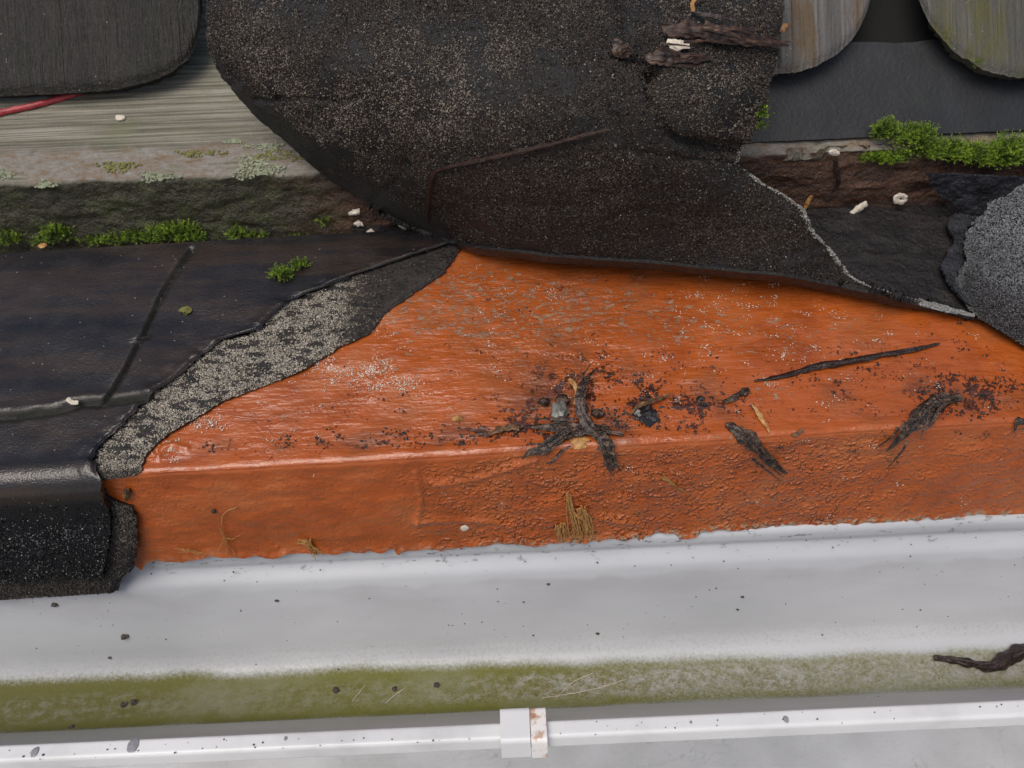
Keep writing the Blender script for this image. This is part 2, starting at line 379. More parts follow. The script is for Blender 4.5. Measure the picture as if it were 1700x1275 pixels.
def mat_shingle(name, c0, c1, c2, green, rough=.6):
    m = Mat(name)
    u = m.node('ShaderNodeMapping', {'Vector': m.co, 'Scale': (1, 1, 1)}).outputs[0]
    g = m.noise(1, 4, .65, v=m.vec((420, 12, 12))); g2 = m.noise(1, 4, .5, v=m.vec((60, 6, 6)))
    f = m.math('ADD', m.math('MULTIPLY', g, .5), m.math('MULTIPLY', g2, .5))
    col = m.ramp(f, [(.3, c0), (.5, c1), (.68, c2)])
    col = m.mix(m.rng(m.noise(38, 4, .65, v=m.vec((2.2, .6, .6))), .45, .66, 0, .8), col, green)
    d, c = m.vor(420); r = sep(m, c)
    col = m.mix(m.math('MULTIPLY', m.math('GREATER_THAN', r, .975), m.math('LESS_THAN', m.math('ADD', d, m.math('MULTIPLY', m.noise(900, 2), .35)), .36)), col, srgb(128, 124, 114))
    h = m.math('ADD', g, m.math('MULTIPLY', m.noise(500, 4, .6), .5))
    return m.done(col, rough, m.bump(h, 1.0, .002), .35)
def mat_slate():
    m = Mat('dark grey slate')
    col = m.ramp(m.noise(22, 6, .6), [(.3, srgb(22, 24, 26)), (.55, srgb(33, 35, 38)), (.75, srgb(44, 46, 49))])
    col = m.mix(m.rng(m.noise(60, 4), .62, .72, 0, .6), col, srgb(36, 38, 34))
    return m.done(col, .5, m.bump(m.noise(380, 5), .4, .0008), .4)
def mat_gutter():
    m = Mat('grey plastic gutter')
    alg, rim, line = m.attr('alg'), m.attr('rim'), m.attr('line')
    n = m.noise(14, 5, v=m.vec((.35, 1, 1)))
    col = m.ramp(n, [(.3, srgb(170, 173, 177)), (.55, srgb(184, 187, 191)), (.75, srgb(194, 197, 200))])
    # tide mark: a chalky edge over greyer film
    col = m.mix(m.math('MULTIPLY', line, m.rng(m.noise(40, 5, v=m.vec((.35, 1, 1))), .35, .62, .2, .5)), col, srgb(150, 149, 150))
    # algae film
    an = m.noise(190, 6, .72); ab = m.noise(26, 5, .6, v=m.vec((.55, 1, 1)))
    am = m.rng(m.math('ADD', alg, m.math('MULTIPLY', m.math('SUBTRACT', m.noise(520, 4, .75), .5), .9)), .15, .95)
    am = m.math('MULTIPLY', am, m.rng(ab, .36, .54, .86, .98))
    ac = m.ramp(m.math('ADD', m.math('MULTIPLY', m.noise(700, 3, .7), .6), m.math('MULTIPLY', an, .4)), [(.28, srgb(52, 52, 18)), (.47, srgb(92, 91, 34)), (.62, srgb(118, 112, 62)), (.8, srgb(152, 146, 116))])
    ctr = m.math('MULTIPLY', m.attr('ctr'), m.rng(ab, .30, .60, .35, 1.0))
    ac = m.mix(m.math('SUBTRACT', .62, m.math('MULTIPLY', ctr, .4)), ac, srgb(104, 106, 24))
    ac = m.mix(m.math('MULTIPLY', ctr, m.rng(an, .4, .6, .1, .7)), ac, m.ramp(m.noise(900, 3, .75), [(.35, srgb(78, 68, 42)), (.5, srgb(134, 126, 98)), (.65, srgb(176, 172, 156))]))
    ac = m.mix(m.math('MULTIPLY', m.attr('lft'), .45), ac, srgb(70, 66, 20))
    am = m.math('MULTIPLY', am, m.math('SUBTRACT', 1.0, m.math('MULTIPLY', ctr, m.rng(m.noise(230, 4, .7, v=m.vec((.6, 1, 1))), .45, .62, 0, .4))))
    col = m.mix(am, col, ac)
    d, c = m.vor(300); r = sep(m, c)
    spk = m.math('MULTIPLY', m.math('GREATER_THAN', r, .978), m.math('LESS_THAN', d, .2))
    spk = m.math('MULTIPLY', spk, m.math('GREATER_THAN', m.noise(40, 3), .5))
    col = m.mix(spk, col, srgb(66, 60, 56))
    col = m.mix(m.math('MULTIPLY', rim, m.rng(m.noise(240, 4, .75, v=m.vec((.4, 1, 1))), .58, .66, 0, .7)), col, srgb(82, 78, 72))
    h = m.math('ADD', m.math('MULTIPLY', an, m.math('MULTIPLY', am, 1.2)), m.math('MULTIPLY', m.noise(90, 4), .12))
    return m.done(col, m.rng(am, 0, 1, .34, .75), m.bump(h, .5, .0009), .45)
def mat_simple(name, stops, scale, rough=.5, bs=400, bump=.6, bd=.0008, spec=.5, stretch=(1, 1, 1), detail=5, coat=0):
    m = Mat(name); col = m.ramp(m.noise(scale, detail, .62, v=m.vec(stretch)), stops)
    return m.done(col, rough, m.bump(m.noise(bs, 4, .6, v=m.vec(stretch)), bump, bd), spec, coat)
def mat_concrete():
    m = Mat('pale concrete')
    col = m.ramp(m.noise(2.2, 8, .6), [(.3, srgb(166, 165, 162)), (.5, srgb(184, 183, 180)), (.7, srgb(200, 199, 197))])
    col = m.mix(m.rng(m.noise(60, 5, .7), .55, .75, 0, .35), col, srgb(136, 134, 128))
    d, _ = m.vor(1.6, v=m.node('ShaderNodeVectorMath', {0: m.co, 1: m.node('ShaderNodeTexNoise', {'Vector': m.co, 'Scale': 5.0, 'Detail': 5.0}).outputs[1]}, operation='ADD').outputs[0], feature='DISTANCE_TO_EDGE')
    col = m.mix(m.rng(d, .0, .006, .5, 0), col, srgb(120, 118, 112))
    return m.done(col, .8, m.bump(m.noise(120, 6), .5, .004), .3)
M_OR = mat_orange()
G_FLAP = mat_grain('felt grains', [(.1, srgb(18, 12, 9)), (.45, srgb(46, 35, 27)), (.75, srgb(68, 59, 51)), (1.05, srgb(124, 116, 106))], .36)
G_RIM = mat_grain('pale torn rim', [(.1, srgb(90, 88, 84)), (.6, srgb(140, 138, 132)), (1, srgb(190, 188, 182))], .5)
G_ROLL = mat_grain('grey felt grains', [(.1, srgb(62, 63, 66)), (.5, srgb(92, 93, 97)), (1.0, srgb(142, 144, 148))], .5, .55)
G_LOW = mat_grain('beige felt grains', [(.1, srgb(34, 30, 28)), (.4, srgb(82, 76, 68)), (.7, srgb(130, 122, 108)), (1.0, srgb(176, 169, 156))], .45)
G_WRAP = mat_grain('black felt grains', [(.1, srgb(6, 6, 8)), (.7, srgb(15, 15, 17)), (.98, srgb(110, 112, 116))], .22)
M_LOWB = mat_bitumen('bitumen under worn grains', (20, 18, 18), (44, 38, 35), .4)
M_FLAPB = mat_bitumen('bitumen under grains', (8, 7, 7), (20, 17, 16), .4)
M_WET = mat_wetfelt(); M_BIT = mat_bitumen(); M_TORN = mat_bitumen('torn felt underside', (14, 15, 19), (38, 39, 47), .3)
M_BAT = mat_batten(); M_SLATE = mat_slate(); M_GUT = mat_gutter(); M_CON = mat_concrete()
M_SH1 = mat_shingle('dark mossy shingle wood', srgb(17, 14, 12), srgb(27, 23, 19), srgb(42, 37, 31), srgb(26, 25, 13), .42)
M_SH2 = mat_shingle('grey shingle wood', srgb(56, 55, 54), srgb(90, 88, 86), srgb(120, 117, 114), srgb(92, 74, 48))
M_SH3 = mat_shingle('green grey shingle wood', srgb(54, 53, 49), srgb(80, 79, 74), srgb(106, 103, 96), srgb(82, 80, 40))
M_PVC = mat_simple('white plastic', [(.3, srgb(186, 187, 188)), (.5, srgb(208, 209, 210)), (.8, srgb(218, 219, 220))], 14, .35, 300, .15, .0004)
M_RUST = mat_simple('stained white plastic', [(.36, srgb(132, 88, 62)), (.47, srgb(190, 160, 138)), (.52, srgb(222, 219, 216)), (.8, srgb(230, 230, 230))], 90, .4, 300, .2, .0004)
M_BARK = mat_simple('wet black bark', [(.3, srgb(13, 9, 7)), (.50, srgb(46, 32, 24)), (.68, srgb(108, 84, 66))], 320, .2, 700, .9, .0012, .5, (1, 1, 1), 5, .12)
M_BROWN = mat_simple('brown wood splinter', [(.3, srgb(44, 28, 18)), (.5, srgb(96, 66, 40)), (.7, srgb(150, 112, 72))], 240, .45, 800, .9, .001)
M_WETWOOD = mat_simple('wet brown wood', [(.3, srgb(22, 15, 12)), (.5, srgb(52, 36, 27)), (.68, srgb(96, 70, 52)), (.8, srgb(134, 108, 88))], 1, .4, 1, .9, .0014, .5, (60, 420, 420))
M_STRAW = mat_simple('dry straw fibre', [(.3, srgb(124, 86, 44)), (.55, srgb(172, 128, 72)), (.8, srgb(200, 162, 108))], 300, .55)
M_CRUMB = mat_simple('black bitumen crumb', [(.3, srgb(10, 9, 11)), (.7, srgb(38, 33, 33))], 500, .28, 1500, .6, coat=.5)
M_PALE = mat_simple('pale grit', [(.3, srgb(176, 164, 150)), (.7, srgb(226, 218, 206))], 300, .35, 1500, .5)
M_CHIP = mat_simple('pale chip', [(.3, srgb(176, 164, 146)), (.7, srgb(222, 214, 200))], 300, .6)
M_STONE = mat_simple('grey pebble', [(.3, srgb(70, 70, 66)), (.55, srgb(112, 112, 106)), (.75, srgb(140, 138, 128))], 220, .3, 900, .4)
M_RED = mat_simple('red stem', [(.3, srgb(128, 34, 42)), (.55, srgb(164, 54, 60)), (.8, srgb(142, 66, 52))], 160, .4, 500, .5)
M_TWIG = mat_simple('wet dark twig', [(.3, srgb(18, 12, 10)), (.6, srgb(44, 29, 24)), (.8, srgb(74, 54, 44))], 300, .3, 700, .8, .001)
M_DRYTWIG = mat_simple('brown rough twig', [(.3, srgb(22, 13, 10)), (.6, srgb(48, 30, 23)), (.8, srgb(76, 52, 41))], 300, .45, 700, .8, .001, .3)
M_LICH = mat_simple('grey green lichen', [(.3, srgb(92, 98, 74)), (.55, srgb(136, 142, 116)), (.8, srgb(166, 168, 150))], 350, .8, 900, .8)
M_LICHY = mat_simple('yellow lichen', [(.3, srgb(88, 86, 36)), (.6, srgb(118, 116, 60)), (.8, srgb(150, 146, 98))], 350, .8, 900, .8)
M_DIRT = mat_simple('dark grime', [(.3, srgb(36, 34, 30)), (.7, srgb(78, 70, 62))], 500, .6)
M_SPOT = mat_simple('grey water spot', [(.3, srgb(120, 118, 124)), (.7, srgb(146, 144, 150))], 200, .2)
M_UNDER = mat_simple('shade black roof board', [(.3, srgb(7, 7, 6)), (.7, srgb(14, 13, 12))], 40, .9)  # near-black colour paints in the darkness of the gap behind the shingles
def mat_moss():
    m = Mat('moss leaves'); t = m.attr('tip')
    col = m.ramp(m.math('ADD', m.math('MULTIPLY', t, .55), m.math('MULTIPLY', m.noise(170, 4), .6)), [(.24, srgb(40, 34, 15)), (.44, srgb(62, 76, 20)), (.64, srgb(104, 134, 32)), (.84, srgb(164, 180, 66)), (.97, srgb(172, 148, 86))])
    return m.done(col, .5, None, .4)
M_MOSS = mat_moss()

# ------------------------------------------------------------------ ground
g = rawmesh('ground', [(-60, -60, -2.3), (60, -60, -2.3), (60, 60, -2.3), (-60, 60, -2.3)], [[0, 1, 2, 3]], M_CON); tag(g, kind='structure')

# ------------------------------------------------------------------ gutter
def fillet(pts, radii, ds):
    pts = [np.array(p, float) for p in pts]; out = [pts[0]]
    for i in range(1, len(pts)-1):
        a, p, b = pts[i-1], pts[i], pts[i+1]; r = radii[i]
        u = (a-p)/np.linalg.norm(a-p); v = (b-p)/np.linalg.norm(b-p)
        ang = math.acos(np.clip(u@v, -1, 1)); t = min(r/math.tan(ang/2), np.linalg.norm(a-p)*.48, np.linalg.norm(b-p)*.48)
        for k in np.linspace(0, 1, 7): out.append((1-k)**2*(p+u*t)+2*k*(1-k)*p+k*k*(p+v*t))
    out.append(pts[-1]); out = np.array(out); L = np.linalg.norm(np.diff(out, axis=0), axis=1).sum(); return resample(out, int(L/ds)+2)
GL = Line((0, 1240), (1700, 1164), -0.075)     # along the inner edge of the front lip, q=0 there
gp = np.array([(.1255, -.0835), (.1235, -.0835), (.1212, -.0865), (.1205, -.0925), (.1214, -.0955), (.1192, -.0990), (.1140, -.1045), (.093, -.1700), (.055, -.1710), (.008, -.089), (0.0005, -.0765)])
prof = fillet(gp, [0, .001, .002, .002, .001, .001, .010, .022, .010, .004, 0], .0018)
xs = spread(-1.0, -.42, .42, 1.0, .004, .05)
s_g = np.r_[0, np.cumsum(np.linalg.norm(np.diff(prof, axis=0), axis=1))]
def s_at(q, z): return s_g[np.argmin(np.hypot(prof[:, 0]-q, prof[:, 1]-z))]
P = GL.pt(xs[None, :], prof[:, :1], prof[:, 1:2])
sg = np.broadcast_to(s_g[:, None], P.shape[:2]); xg = np.broadcast_to(xs[None, :], P.shape[:2])
sa, sb = s_at(.093, -.168), s_at(.055, -.168)
wob = .004*fbm(xyz(xg, 0), 14, 3)
alg = st(sa+.001, sa+.013, sg+wob-.003*xg/.3)*(1-st(sb-.004, sb+.010, sg+wob))
alg = np.clip(alg*(1-.25*st(-.02, .12, xg)), 0, 1)+.25*st(sa-.035, sa, sg)*(1-st(sa, sa+.01, sg))
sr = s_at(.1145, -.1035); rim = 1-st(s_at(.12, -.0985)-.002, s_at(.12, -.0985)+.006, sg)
line = st(sr+.006, sr+.010, sg+.010*fbm(xyz(xg, 3), 22, 4))*(1-st(sr+.012, sr+.045, sg))
ctr = st(sa+.010, sa+.018, sg+wob)*(1-st(sb-.012, sb-.004, sg+wob)); ctr = ctr*(.35+.65*st(-.12, .06, xg))
lft = 1-st(-.30, -.05, xg)
root = empty('gutter', GL.pt(0., .07, -.17)); tag(root, 'grey plastic roof gutter with a green algae band along its floor', 'gutter')
gridmesh('trough', P, M_GUT, root, .0016, dict(alg=alg, rim=rim, line=line, ctr=ctr, lft=lft), disp=.0006*fbm(P, 9, 2), sharp=70)
lp = fillet([(.004, -.0815), (.0003, -.0742), (-.0078, -.0748), (-.0083, -.0852), (-.003, -.0875)], [0, .0014, .0022, .0018, 0], .0008)
P = GL.pt(xs[None, :], lp[:, :1], lp[:, 1:2]+.0004*fbm(xyz(xs, 7), 10, 2)[None, :])
gridmesh('front_lip', P, M_PVC, root, .0015, sharp=70)

# clip over the lip: two halves with a seam
ce = empty('gutter_clip', GL.pt(0.0, -.005, -.09)); tag(ce, 'white plastic clip with brown stains gripping the gutter lip', 'clip')
def lipx(px, py): 
    p = onplane(np.float64(px), np.float64(py), (0, 0, -.072), Z); return float((p-GL.A)@GL.e)
cx0, cxm, cx1 = lipx(831, 1225), lipx(881, 1222), lipx(908, 1220)
for nm, a, b, gr, mt in (('clip_half', cx0, cxm-.0002, 0.0, M_PVC), ('clip_half', cxm+.0002, cx1, .0007, M_RUST)):
    cp = fillet([(.0105, -.0835), (.0062, -.0702-gr), (-.0112-gr, -.0705+gr), (-.0118-gr, -.0880), (-.007, -.0915)], [0, .0026, .0026, .002, 0], .0007)
    P = GL.pt(np.linspace(a, b, 14)[None, :], cp[:, :1], cp[:, 1:2])
    gridmesh(nm, P, mt, ce, .0022, sharp=50)

# ------------------------------------------------------------------ orange board
X0 = -0.9; X1 = 0.9
xs = spread(X0, -.265, .375, X1, .0012, .012)
botx, bots = to_xs(np.array([-400., 230, 420, 600, 730, 850, 1000, 1150, 1300, 1450, 1700, 2100]), np.array([952., 934, 921, 913, 910, 902, 893, 882, 871, 864, 853, 838]))
sbot = np.interp(xs, botx, bots)
tn = pn(xyz(xs*95, 2.2)); tn2 = pn(xyz(xs*230, 5.2)); drip = np.maximum(0, pn(xyz(xs*42, 9.1))-.15)
rgt = 1+.9*st(.02, .12, xs)
sbot = sbot+rgt*(.0024*tn)+.0009*tn2+.007*drip+np.maximum(0, pn(xyz(xs*150, 1.1))-.25)*.010*rgt
nr, nf = 142, 74
srow = np.r_[np.linspace(-.168, -.001, nr), np.linspace(0, 1, nf)]
S = np.where(np.arange(nr+nf)[:, None] < nr, srow[:, None], srow[:, None]*sbot[None, :])
X = np.broadcast_to(xs[None, :], S.shape)
base = board(X, S); PX, PY = topix(base)
stip = st(0, .01, S)*(.12+.88*st(600, 900, PX+60*fbm(base, 30, 3))*(1-.75*st(1330, 1560, PX)))
D = .0026*fbm(base, 14, 3)+.0009*fbm(base, (40, 80, 80), 3, 4)
D += stip*.00045*fbm(base, 260, 2, 2)+st(0, .012, S)*.0009*fbm(base, (50, 70, 110), 3, 15)+.00016*fbm(base, (260, 420, 420), 2, 8)
for pl in ([(690, 785), (702, 830), (692, 868)], [(720, 802), (790, 797), (840, 778), (890, 762)], [(690, 866), (780, 862), (850, 874)], [(310, 745), (280, 735), (262, 760)], [(1000, 860), (1060, 870)]):
    pl = smoothpoly(pl, 14); d = polydist(PX, PY, pl); D += .0016*np.exp(-(d/4.5)**2)
D += .0011*np.exp(-((S+.001)/.005)**2)*(1+.8*fbm(base, 40, 3, 3))+.0012*np.exp(-((PX-285)/60)**2-((PY-745)/18)**2)*(1+fbm(base, 110, 2))
edge_b = np.clip((sbot[None, :]-S)/.004, 0, 1); D += np.where(S > 0, .0020*np.exp(-((sbot[None, :]-S)/.0035)**2), 0)*(.6+fbm(base, 120, 2))
def blob(cx, cy, rx, ry, rot=0):
    c, s = math.cos(rot), math.sin(rot); dx, dy = PX-cx, PY-cy; return np.exp(-((dx*c+dy*s)/rx)**2-((dy*c-dx*s)/ry)**2)
wear = np.clip(1.05*blob(760, 500, 190, 85)+.75*blob(640, 620, 90, 35)+.8*blob(1000, 520, 300, 60)+.55*blob(1350, 560, 260, 60)+.8*blob(575, 688, 60, 12)+.7*blob(770, 672, 60, 12)+.75*blob(350, 700, 30, 10)+.7*blob(470, 690, 40, 10)+.85*blob(1270, 650, 60, 22)+.6*blob(710, 740, 110, 6)+.8*blob(960, 738, 40, 8)+.75*blob(1240, 725, 150, 7), 0, 1)*st(.006, -.002, S)
wear = np.clip(wear+.7*blob(1290, 840, 10, 14)+.5*blob(1080, 738, 60, 7), 0, 1)
wn = st(.35, -.1, fbm(base, 30, 3, 6))
dirt = np.clip(.95*blob(760, 725, 240, 20, -.06)+1.1*blob(960, 680, 140, 45)+.45*blob(1000, 610, 110, 50)+.95*blob(1100, 690, 150, 32)+.35*blob(1180, 640, 120, 40)+1.1*blob(1600, 660, 130, 45)+.5*blob(1400, 640, 160, 50)+.5*blob(850, 590, 200, 60)+.35*blob(1500, 560, 250, 40)+.35*blob(520, 690, 200, 30)+.4*blob(1000, 470, 300, 40)+.5*blob(420, 740, 120, 14), 0, 1.1)*st(.010, -.004, S)
dirt = np.clip(dirt*1.1+.05, 0, 1.2)
bot = np.where(S > 0, np.exp(-((sbot[None, :]-S)/.004)**2), 0)*(.35+.65*st(650, 1000, PX))
rb = empty('roof_edge_board', board(0., .04, -.005)); tag(rb, 'orange painted roof edge board, wet and flaking, with ragged lower edge', 'board')
gridmesh('painted_face', base, M_OR, rb, .006, dict(wear=wear, dirt=dirt, bot=bot, front=(S > 0)*1.0, stip=stip), disp=D, sharp=60)
# raw timber behind the paint skin
q0, z0 = .0075, -.0795
core = [(q0, -.010), (q0, z0), (.155, z0), (.155, .028)]
V = np.vstack([EDGE.pt(np.full(4, x), np.array([c[0] for c in core]), np.array([c[1] for c in core])) for x in (X0, X1)])
rawmesh('timber_core', V, [[0, 1, 5, 4], [1, 2, 6, 5], [2, 3, 7, 6], [3, 0, 4, 7], [3, 2, 1, 0], [4, 5, 6, 7]], M_BROWN, rb, smooth=False)

# ------------------------------------------------------------------ felt lying on the left
def blob2(px, py, cx, cy, rx, ry, rot=0):
    c, s = math.cos(rot), math.sin(rot); dx, dy = px-cx, py-cy; return np.exp(-((dx*c+dy*s)/rx)**2-((dy*c-dx*s)/ry)**2)
def xs_curve(pix, lift):
    a = np.array(pix, float); x, s = to_xs(a[:, 0], a[:, 1], lift); o = np.argsort(s, kind='stable'); return s[o], x[o]
def felt_sheet(name, pix, lift, thick, mat, parent, s0, s1, attrs_fn, disp_fn, xlo=-.9, fine=.0011, jag=.0024):
    cs, cx = xs_curve(pix, lift)
    rows = np.arange(s0, s1, fine); nC = 300
    xr = np.interp(rows, cs, cx)+jag*fbm(xyz(rows, lift*1000), 260, 3)
    u = np.r_[np.linspace(0, .10, 10)[:-1], np.linspace(.10, 1, nC)]
    xl0 = -.40
    X = np.where(u[None, :] < .10, xlo+(xl0-xlo)*u[None, :]/.10, xl0+(xr[:, None]-xl0)*(u[None, :]-.10)/.9)
    S = np.broadcast_to(rows[:, None], X.shape)
    b0 = board(X, S, lift); px, py = topix(b0)
    dr = xr[:, None]-X                       # distance to the torn edge
    L = lift+disp_fn(X, S, px, py, dr, b0); P = board(X, S, L)
    return gridmesh(name, P, mat, parent, thick, attrs_fn(X, S, px, py, dr, b0), sharp=55)
low_pix = [(790, 396), (765, 408), (735, 450), (690, 480), (640, 515), (612, 550), (555, 577), (500, 612), (430, 640), (370, 662), (320, 692), (270, 722), (243, 747), (232, 772), (226, 796), (172, 803), (168, 815), (180, 834), (215, 845), (224, 860), (228, 900), (222, 940), (200, 958), (196, 978), (193, 990), (190, 1000)]
up_pix = [(770, 394), (720, 410), (640, 436), (585, 455), (540, 473), (480, 497), (447, 525), (430, 545), (370, 560), (330, 590), (300, 618), (262, 645), (235, 668), (205, 700), (165, 735), (152, 760), (158, 790), (172, 830), (182, 852), (184, 880), (180, 915), (176, 935), (172, 960)]
fe = empty('roof_felt', board(-.3, -.02, .001)); tag(fe, 'wet black roofing felt wrapped over the eave, torn open along its edge', 'roofing felt')
_, s_end = to_xs(np.array([60.]), np.array([984.]), .004); _, s_end_u = to_xs(np.array([60.]), np.array([955.]), .007)
ml = felt_sheet('mineral_layer', low_pix, .0045, .0035, M_LOWB, fe, -.166, float(s_end[0]),
    lambda X, S, px, py, dr, b: dict(pale=np.clip(.5+.55*blob2(px, py, 430, 590, 210, 50, -.62)+.3*blob2(px, py, 300, 680, 90, 30, -.6)-.45*st(560, 680, px)-.75*st(-.012, .004, S)+.25*fbm(b, 40, 3), 0, 1), edge=.25*np.exp(-(dr/.0015)**2)*(S < 0)),
    lambda X, S, px, py, dr, b: .0006*fbm(b, 60, 3)+.0003*fbm(b, 300, 2)-.0022*np.exp(-(dr/.003)**2)+np.where(S > .02, .004*st(.02, .07, S), 0))
def PX_S(P): return -((P-EDGE.A)@(EDGE.n*RD[0]+Z*RD[1]))*0+np.where((P-EDGE.A)@EDGE.n > .001, -1.0, -(P-EDGE.A)[..., 2])
PP = LASTP[0]; px, py = topix(PP)
streak = fbm(np.stack([PP[..., 0]*90+PP[..., 1]*30, PP[..., 1]*230, PP[..., 2]*60], -1), 1, 3, 3)
pl_ = np.clip(.75+.35*blob2(px, py, 430, 590, 230, 55, -.62)-.7*st(540, 640, px)-.5*st(-.012, .004, PX_S(PP)), 0, 1)
zone = (px > -60)*((px > np.interp(py, [390, 436, 473, 525, 560, 600, 668, 735], [700, 610, 520, 430, 360, 290, 210, 130])) | (py > 735))*((PP-EDGE.A)@EDGE.n > .003)+((px > 120) & (py > 735))+((py > 935) & (px > -60))
granules('mineral_grains', PP, G_LOW, ml, 46000, .00040, dict(pale=pl_-.25*(py > 780), edge=0*px), (zone > 0)*(1-.85*st(600, 680, px))*(.06+.94*np.where(py < 760, st(-.18, .14, streak+.35*(pl_-.75)), 1.0)), 32)
groove1 = smoothpoly([(318, 415), (300, 438), (262, 500), (240, 550), (212, 605), (192, 640), (170, 668)], 30)
groove2 = smoothpoly([(-200, 705), (0, 693), (60, 686), (105, 680), (130, 668), (180, 668), (240, 660)], 30)
def up_disp(X, S, px, py, dr, b):
    d1 = polydist(px, py, groove1); d2 = polydist(px, py, groove2)
    jg = 2.5*fbm(b, 120, 3); d1 = np.abs(d1+jg*.6); d2 = np.abs(d2+jg*1.6)
    g = -.0034*np.exp(-(d1/3.4)**2)-.0032*np.exp(-(d2/6)**2)+.0006*np.exp(-((d2-13)/7)**2)*(py < np.interp(px, groove2[:, 0], groove2[:, 1]))
    und = .0018*fbm(xyz((X+S*.9)*5, (S*.9-X*.55)*16), 1, 3)+.00022*fbm(b, 60, 3)+.00006*fbm(b, 420, 2)
    lip = (.0006*np.exp(-((dr-.003)/.005)**2)*np.clip(.6+2.2*fbm(b, 70, 3), 0, 2)-.0012*np.exp(-(dr/.0014)**2)+.0009*fbm(b, 160, 2)*np.exp(-(dr/.012)**2))*(S < 0)
    return g+und*st(.015, -.02, S)+lip+np.where(S > .02, .004*st(.02, .07, S), 0)+.0012*np.exp(-(S/.008)**2)
def up_attr(X, S, px, py, dr, b):
    d1 = polydist(px, py, groove1); d2 = polydist(px, py, groove2)
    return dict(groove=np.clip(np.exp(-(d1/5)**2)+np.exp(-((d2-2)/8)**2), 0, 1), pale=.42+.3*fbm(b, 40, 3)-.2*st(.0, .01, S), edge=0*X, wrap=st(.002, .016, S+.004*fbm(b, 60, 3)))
tl = felt_sheet('top_layer', up_pix, .0085, .0034, M_WET, fe, -.166, float(s_end_u[0]), up_attr, up_disp)
PP = LASTP[0]; px, py = topix(PP); fr = (PX_S(PP) > .004)
granules('mineral_grains', PP, G_WRAP, tl, 9000, .00042, dict(pale=.35+.4*fbm(PP, 50, 3), edge=0*px), st(.004, .05, PX_S(PP)+.008*fbm(PP, 50, 3))*(.25+.75*st(.0, .3, fbm(PP, 70, 3)+.12))*(px > -150), 31)

# bitumen-soaked deck behind the curled flap, on the right
fold = [(640, 372), (700, 380), (760, 402), (900, 421), (1100, 433), (1300, 453), (1450, 483), (1560, 512), (1620, 527), (1700, 575), (1800, 640), (2000, 700)]
fpx = np.array(fold, float)
xd = np.linspace(-.10, .62, 300); fx, fs = to_xs(fpx[:, 0], fpx[:, 1], .002); o = np.argsort(fx)
s_f = np.interp(xd, fx[o], fs[o])-.012+.010*st(.14, .22, xd)
t = np.linspace(0, 1, 60)
S = s_f[None, :]*(1-t[:, None])+(-.172)*t[:, None]; X = np.broadcast_to(xd[None, :], S.shape); b0 = board(X, S, .003)
dk = gridmesh('deck_felt', board(X, S, .003+.0022*fbm(b0, 40, 4)+.0007*fbm(b0, 220, 3)), M_BIT, None, .002)
tag(dk, 'dark soaked felt left on the deck behind the curled flap', 'roofing felt')

# ------------------------------------------------------------------ batten
bf0 = onroof(0., 412.); bf1 = onroof(1480., 353.)
BA = bf0; be = bf1-bf0; bz = be[2]; be[2] = 0; LB = np.linalg.norm(be); be /= LB; bn = np.array([-be[1], be[0], 0]); bsl = bz/LB
BAo = BA-be*(BA@be)
def bat(x, q, z): x, q, z = np.broadcast_arrays(x, q, z); return BA+(x-BA@be)[..., None]*be+q[..., None]*bn+(z+bsl*(x-BA@be))[..., None]*Z
BSL = R(25)
tp = onplane(200., 299., BA, bn); BH = float(tp[2]-BA[2]-bsl*((tp-BA)@be))
prof = fillet([(.003, -.012), (.0, BH), (.17, BH+.17*math.tan(BSL))], [0, .004, 0], .0011)
def topb(px, py, lift=.001):
    p0 = BA+Z*(BH+lift); n2 = np.cross(be+Z*bsl, bn*math.cos(BSL)+Z*math.sin(BSL)); n2 /= np.linalg.norm(n2); return onplane(np.float64(px), np.float64(py), p0, n2)
xs = spread(-.9, -.40, .50, .9, .0022, .03)
P = bat(xs[None, :], prof[:, :1], prof[:, 1:2])
qq = np.broadcast_to(prof[:, :1], P.shape[:2]); zz = np.broadcast_to(prof[:, 1:2], P.shape[:2]); xx = np.broadcast_to(xs[None, :], P.shape[:2])
top = st(BH-.003, BH+.001, zz+.0022*fbm(P, 60, 3)); px, py = topix(P)
band = (1-st(.018, .03, qq+.008*fbm(P, 40, 3)))*top
D = top*(.0005*fbm(xyz(xx*6, qq*420), 1, 3)+.0009*fbm(xyz(xx*5, qq*120, 2), 1, 3)-.0014*np.exp(-((qq-.031)/.0012)**2))*st(.0, .02, qq)
D += (1-top)*(.0022*fbm(P, 60, 4)+.0014*fbm(P, 200, 3))-.0022*np.exp(-((qq)/.006)**2)*np.maximum(0, fbm(P, (25, 60, 60), 3, 8))*2+band*.0008*fbm(P, 120, 4)
brown = st(420, 640, px+60*fbm(P, 30, 3))
# rotten notch on the right: the top edge is broken away
D -= st(1200, 1350, px)*.004*(1-st(0, .02, qq))*st(BH-.02, BH, zz)*(1+fbm(P, 70, 3))
bt = gridmesh('batten', P, M_BAT, None, .004, dict(top=top, band=band, brown=brown), disp=D)
tag(bt, 'weathered grey wooden batten with a dark mossy front face', 'batten')

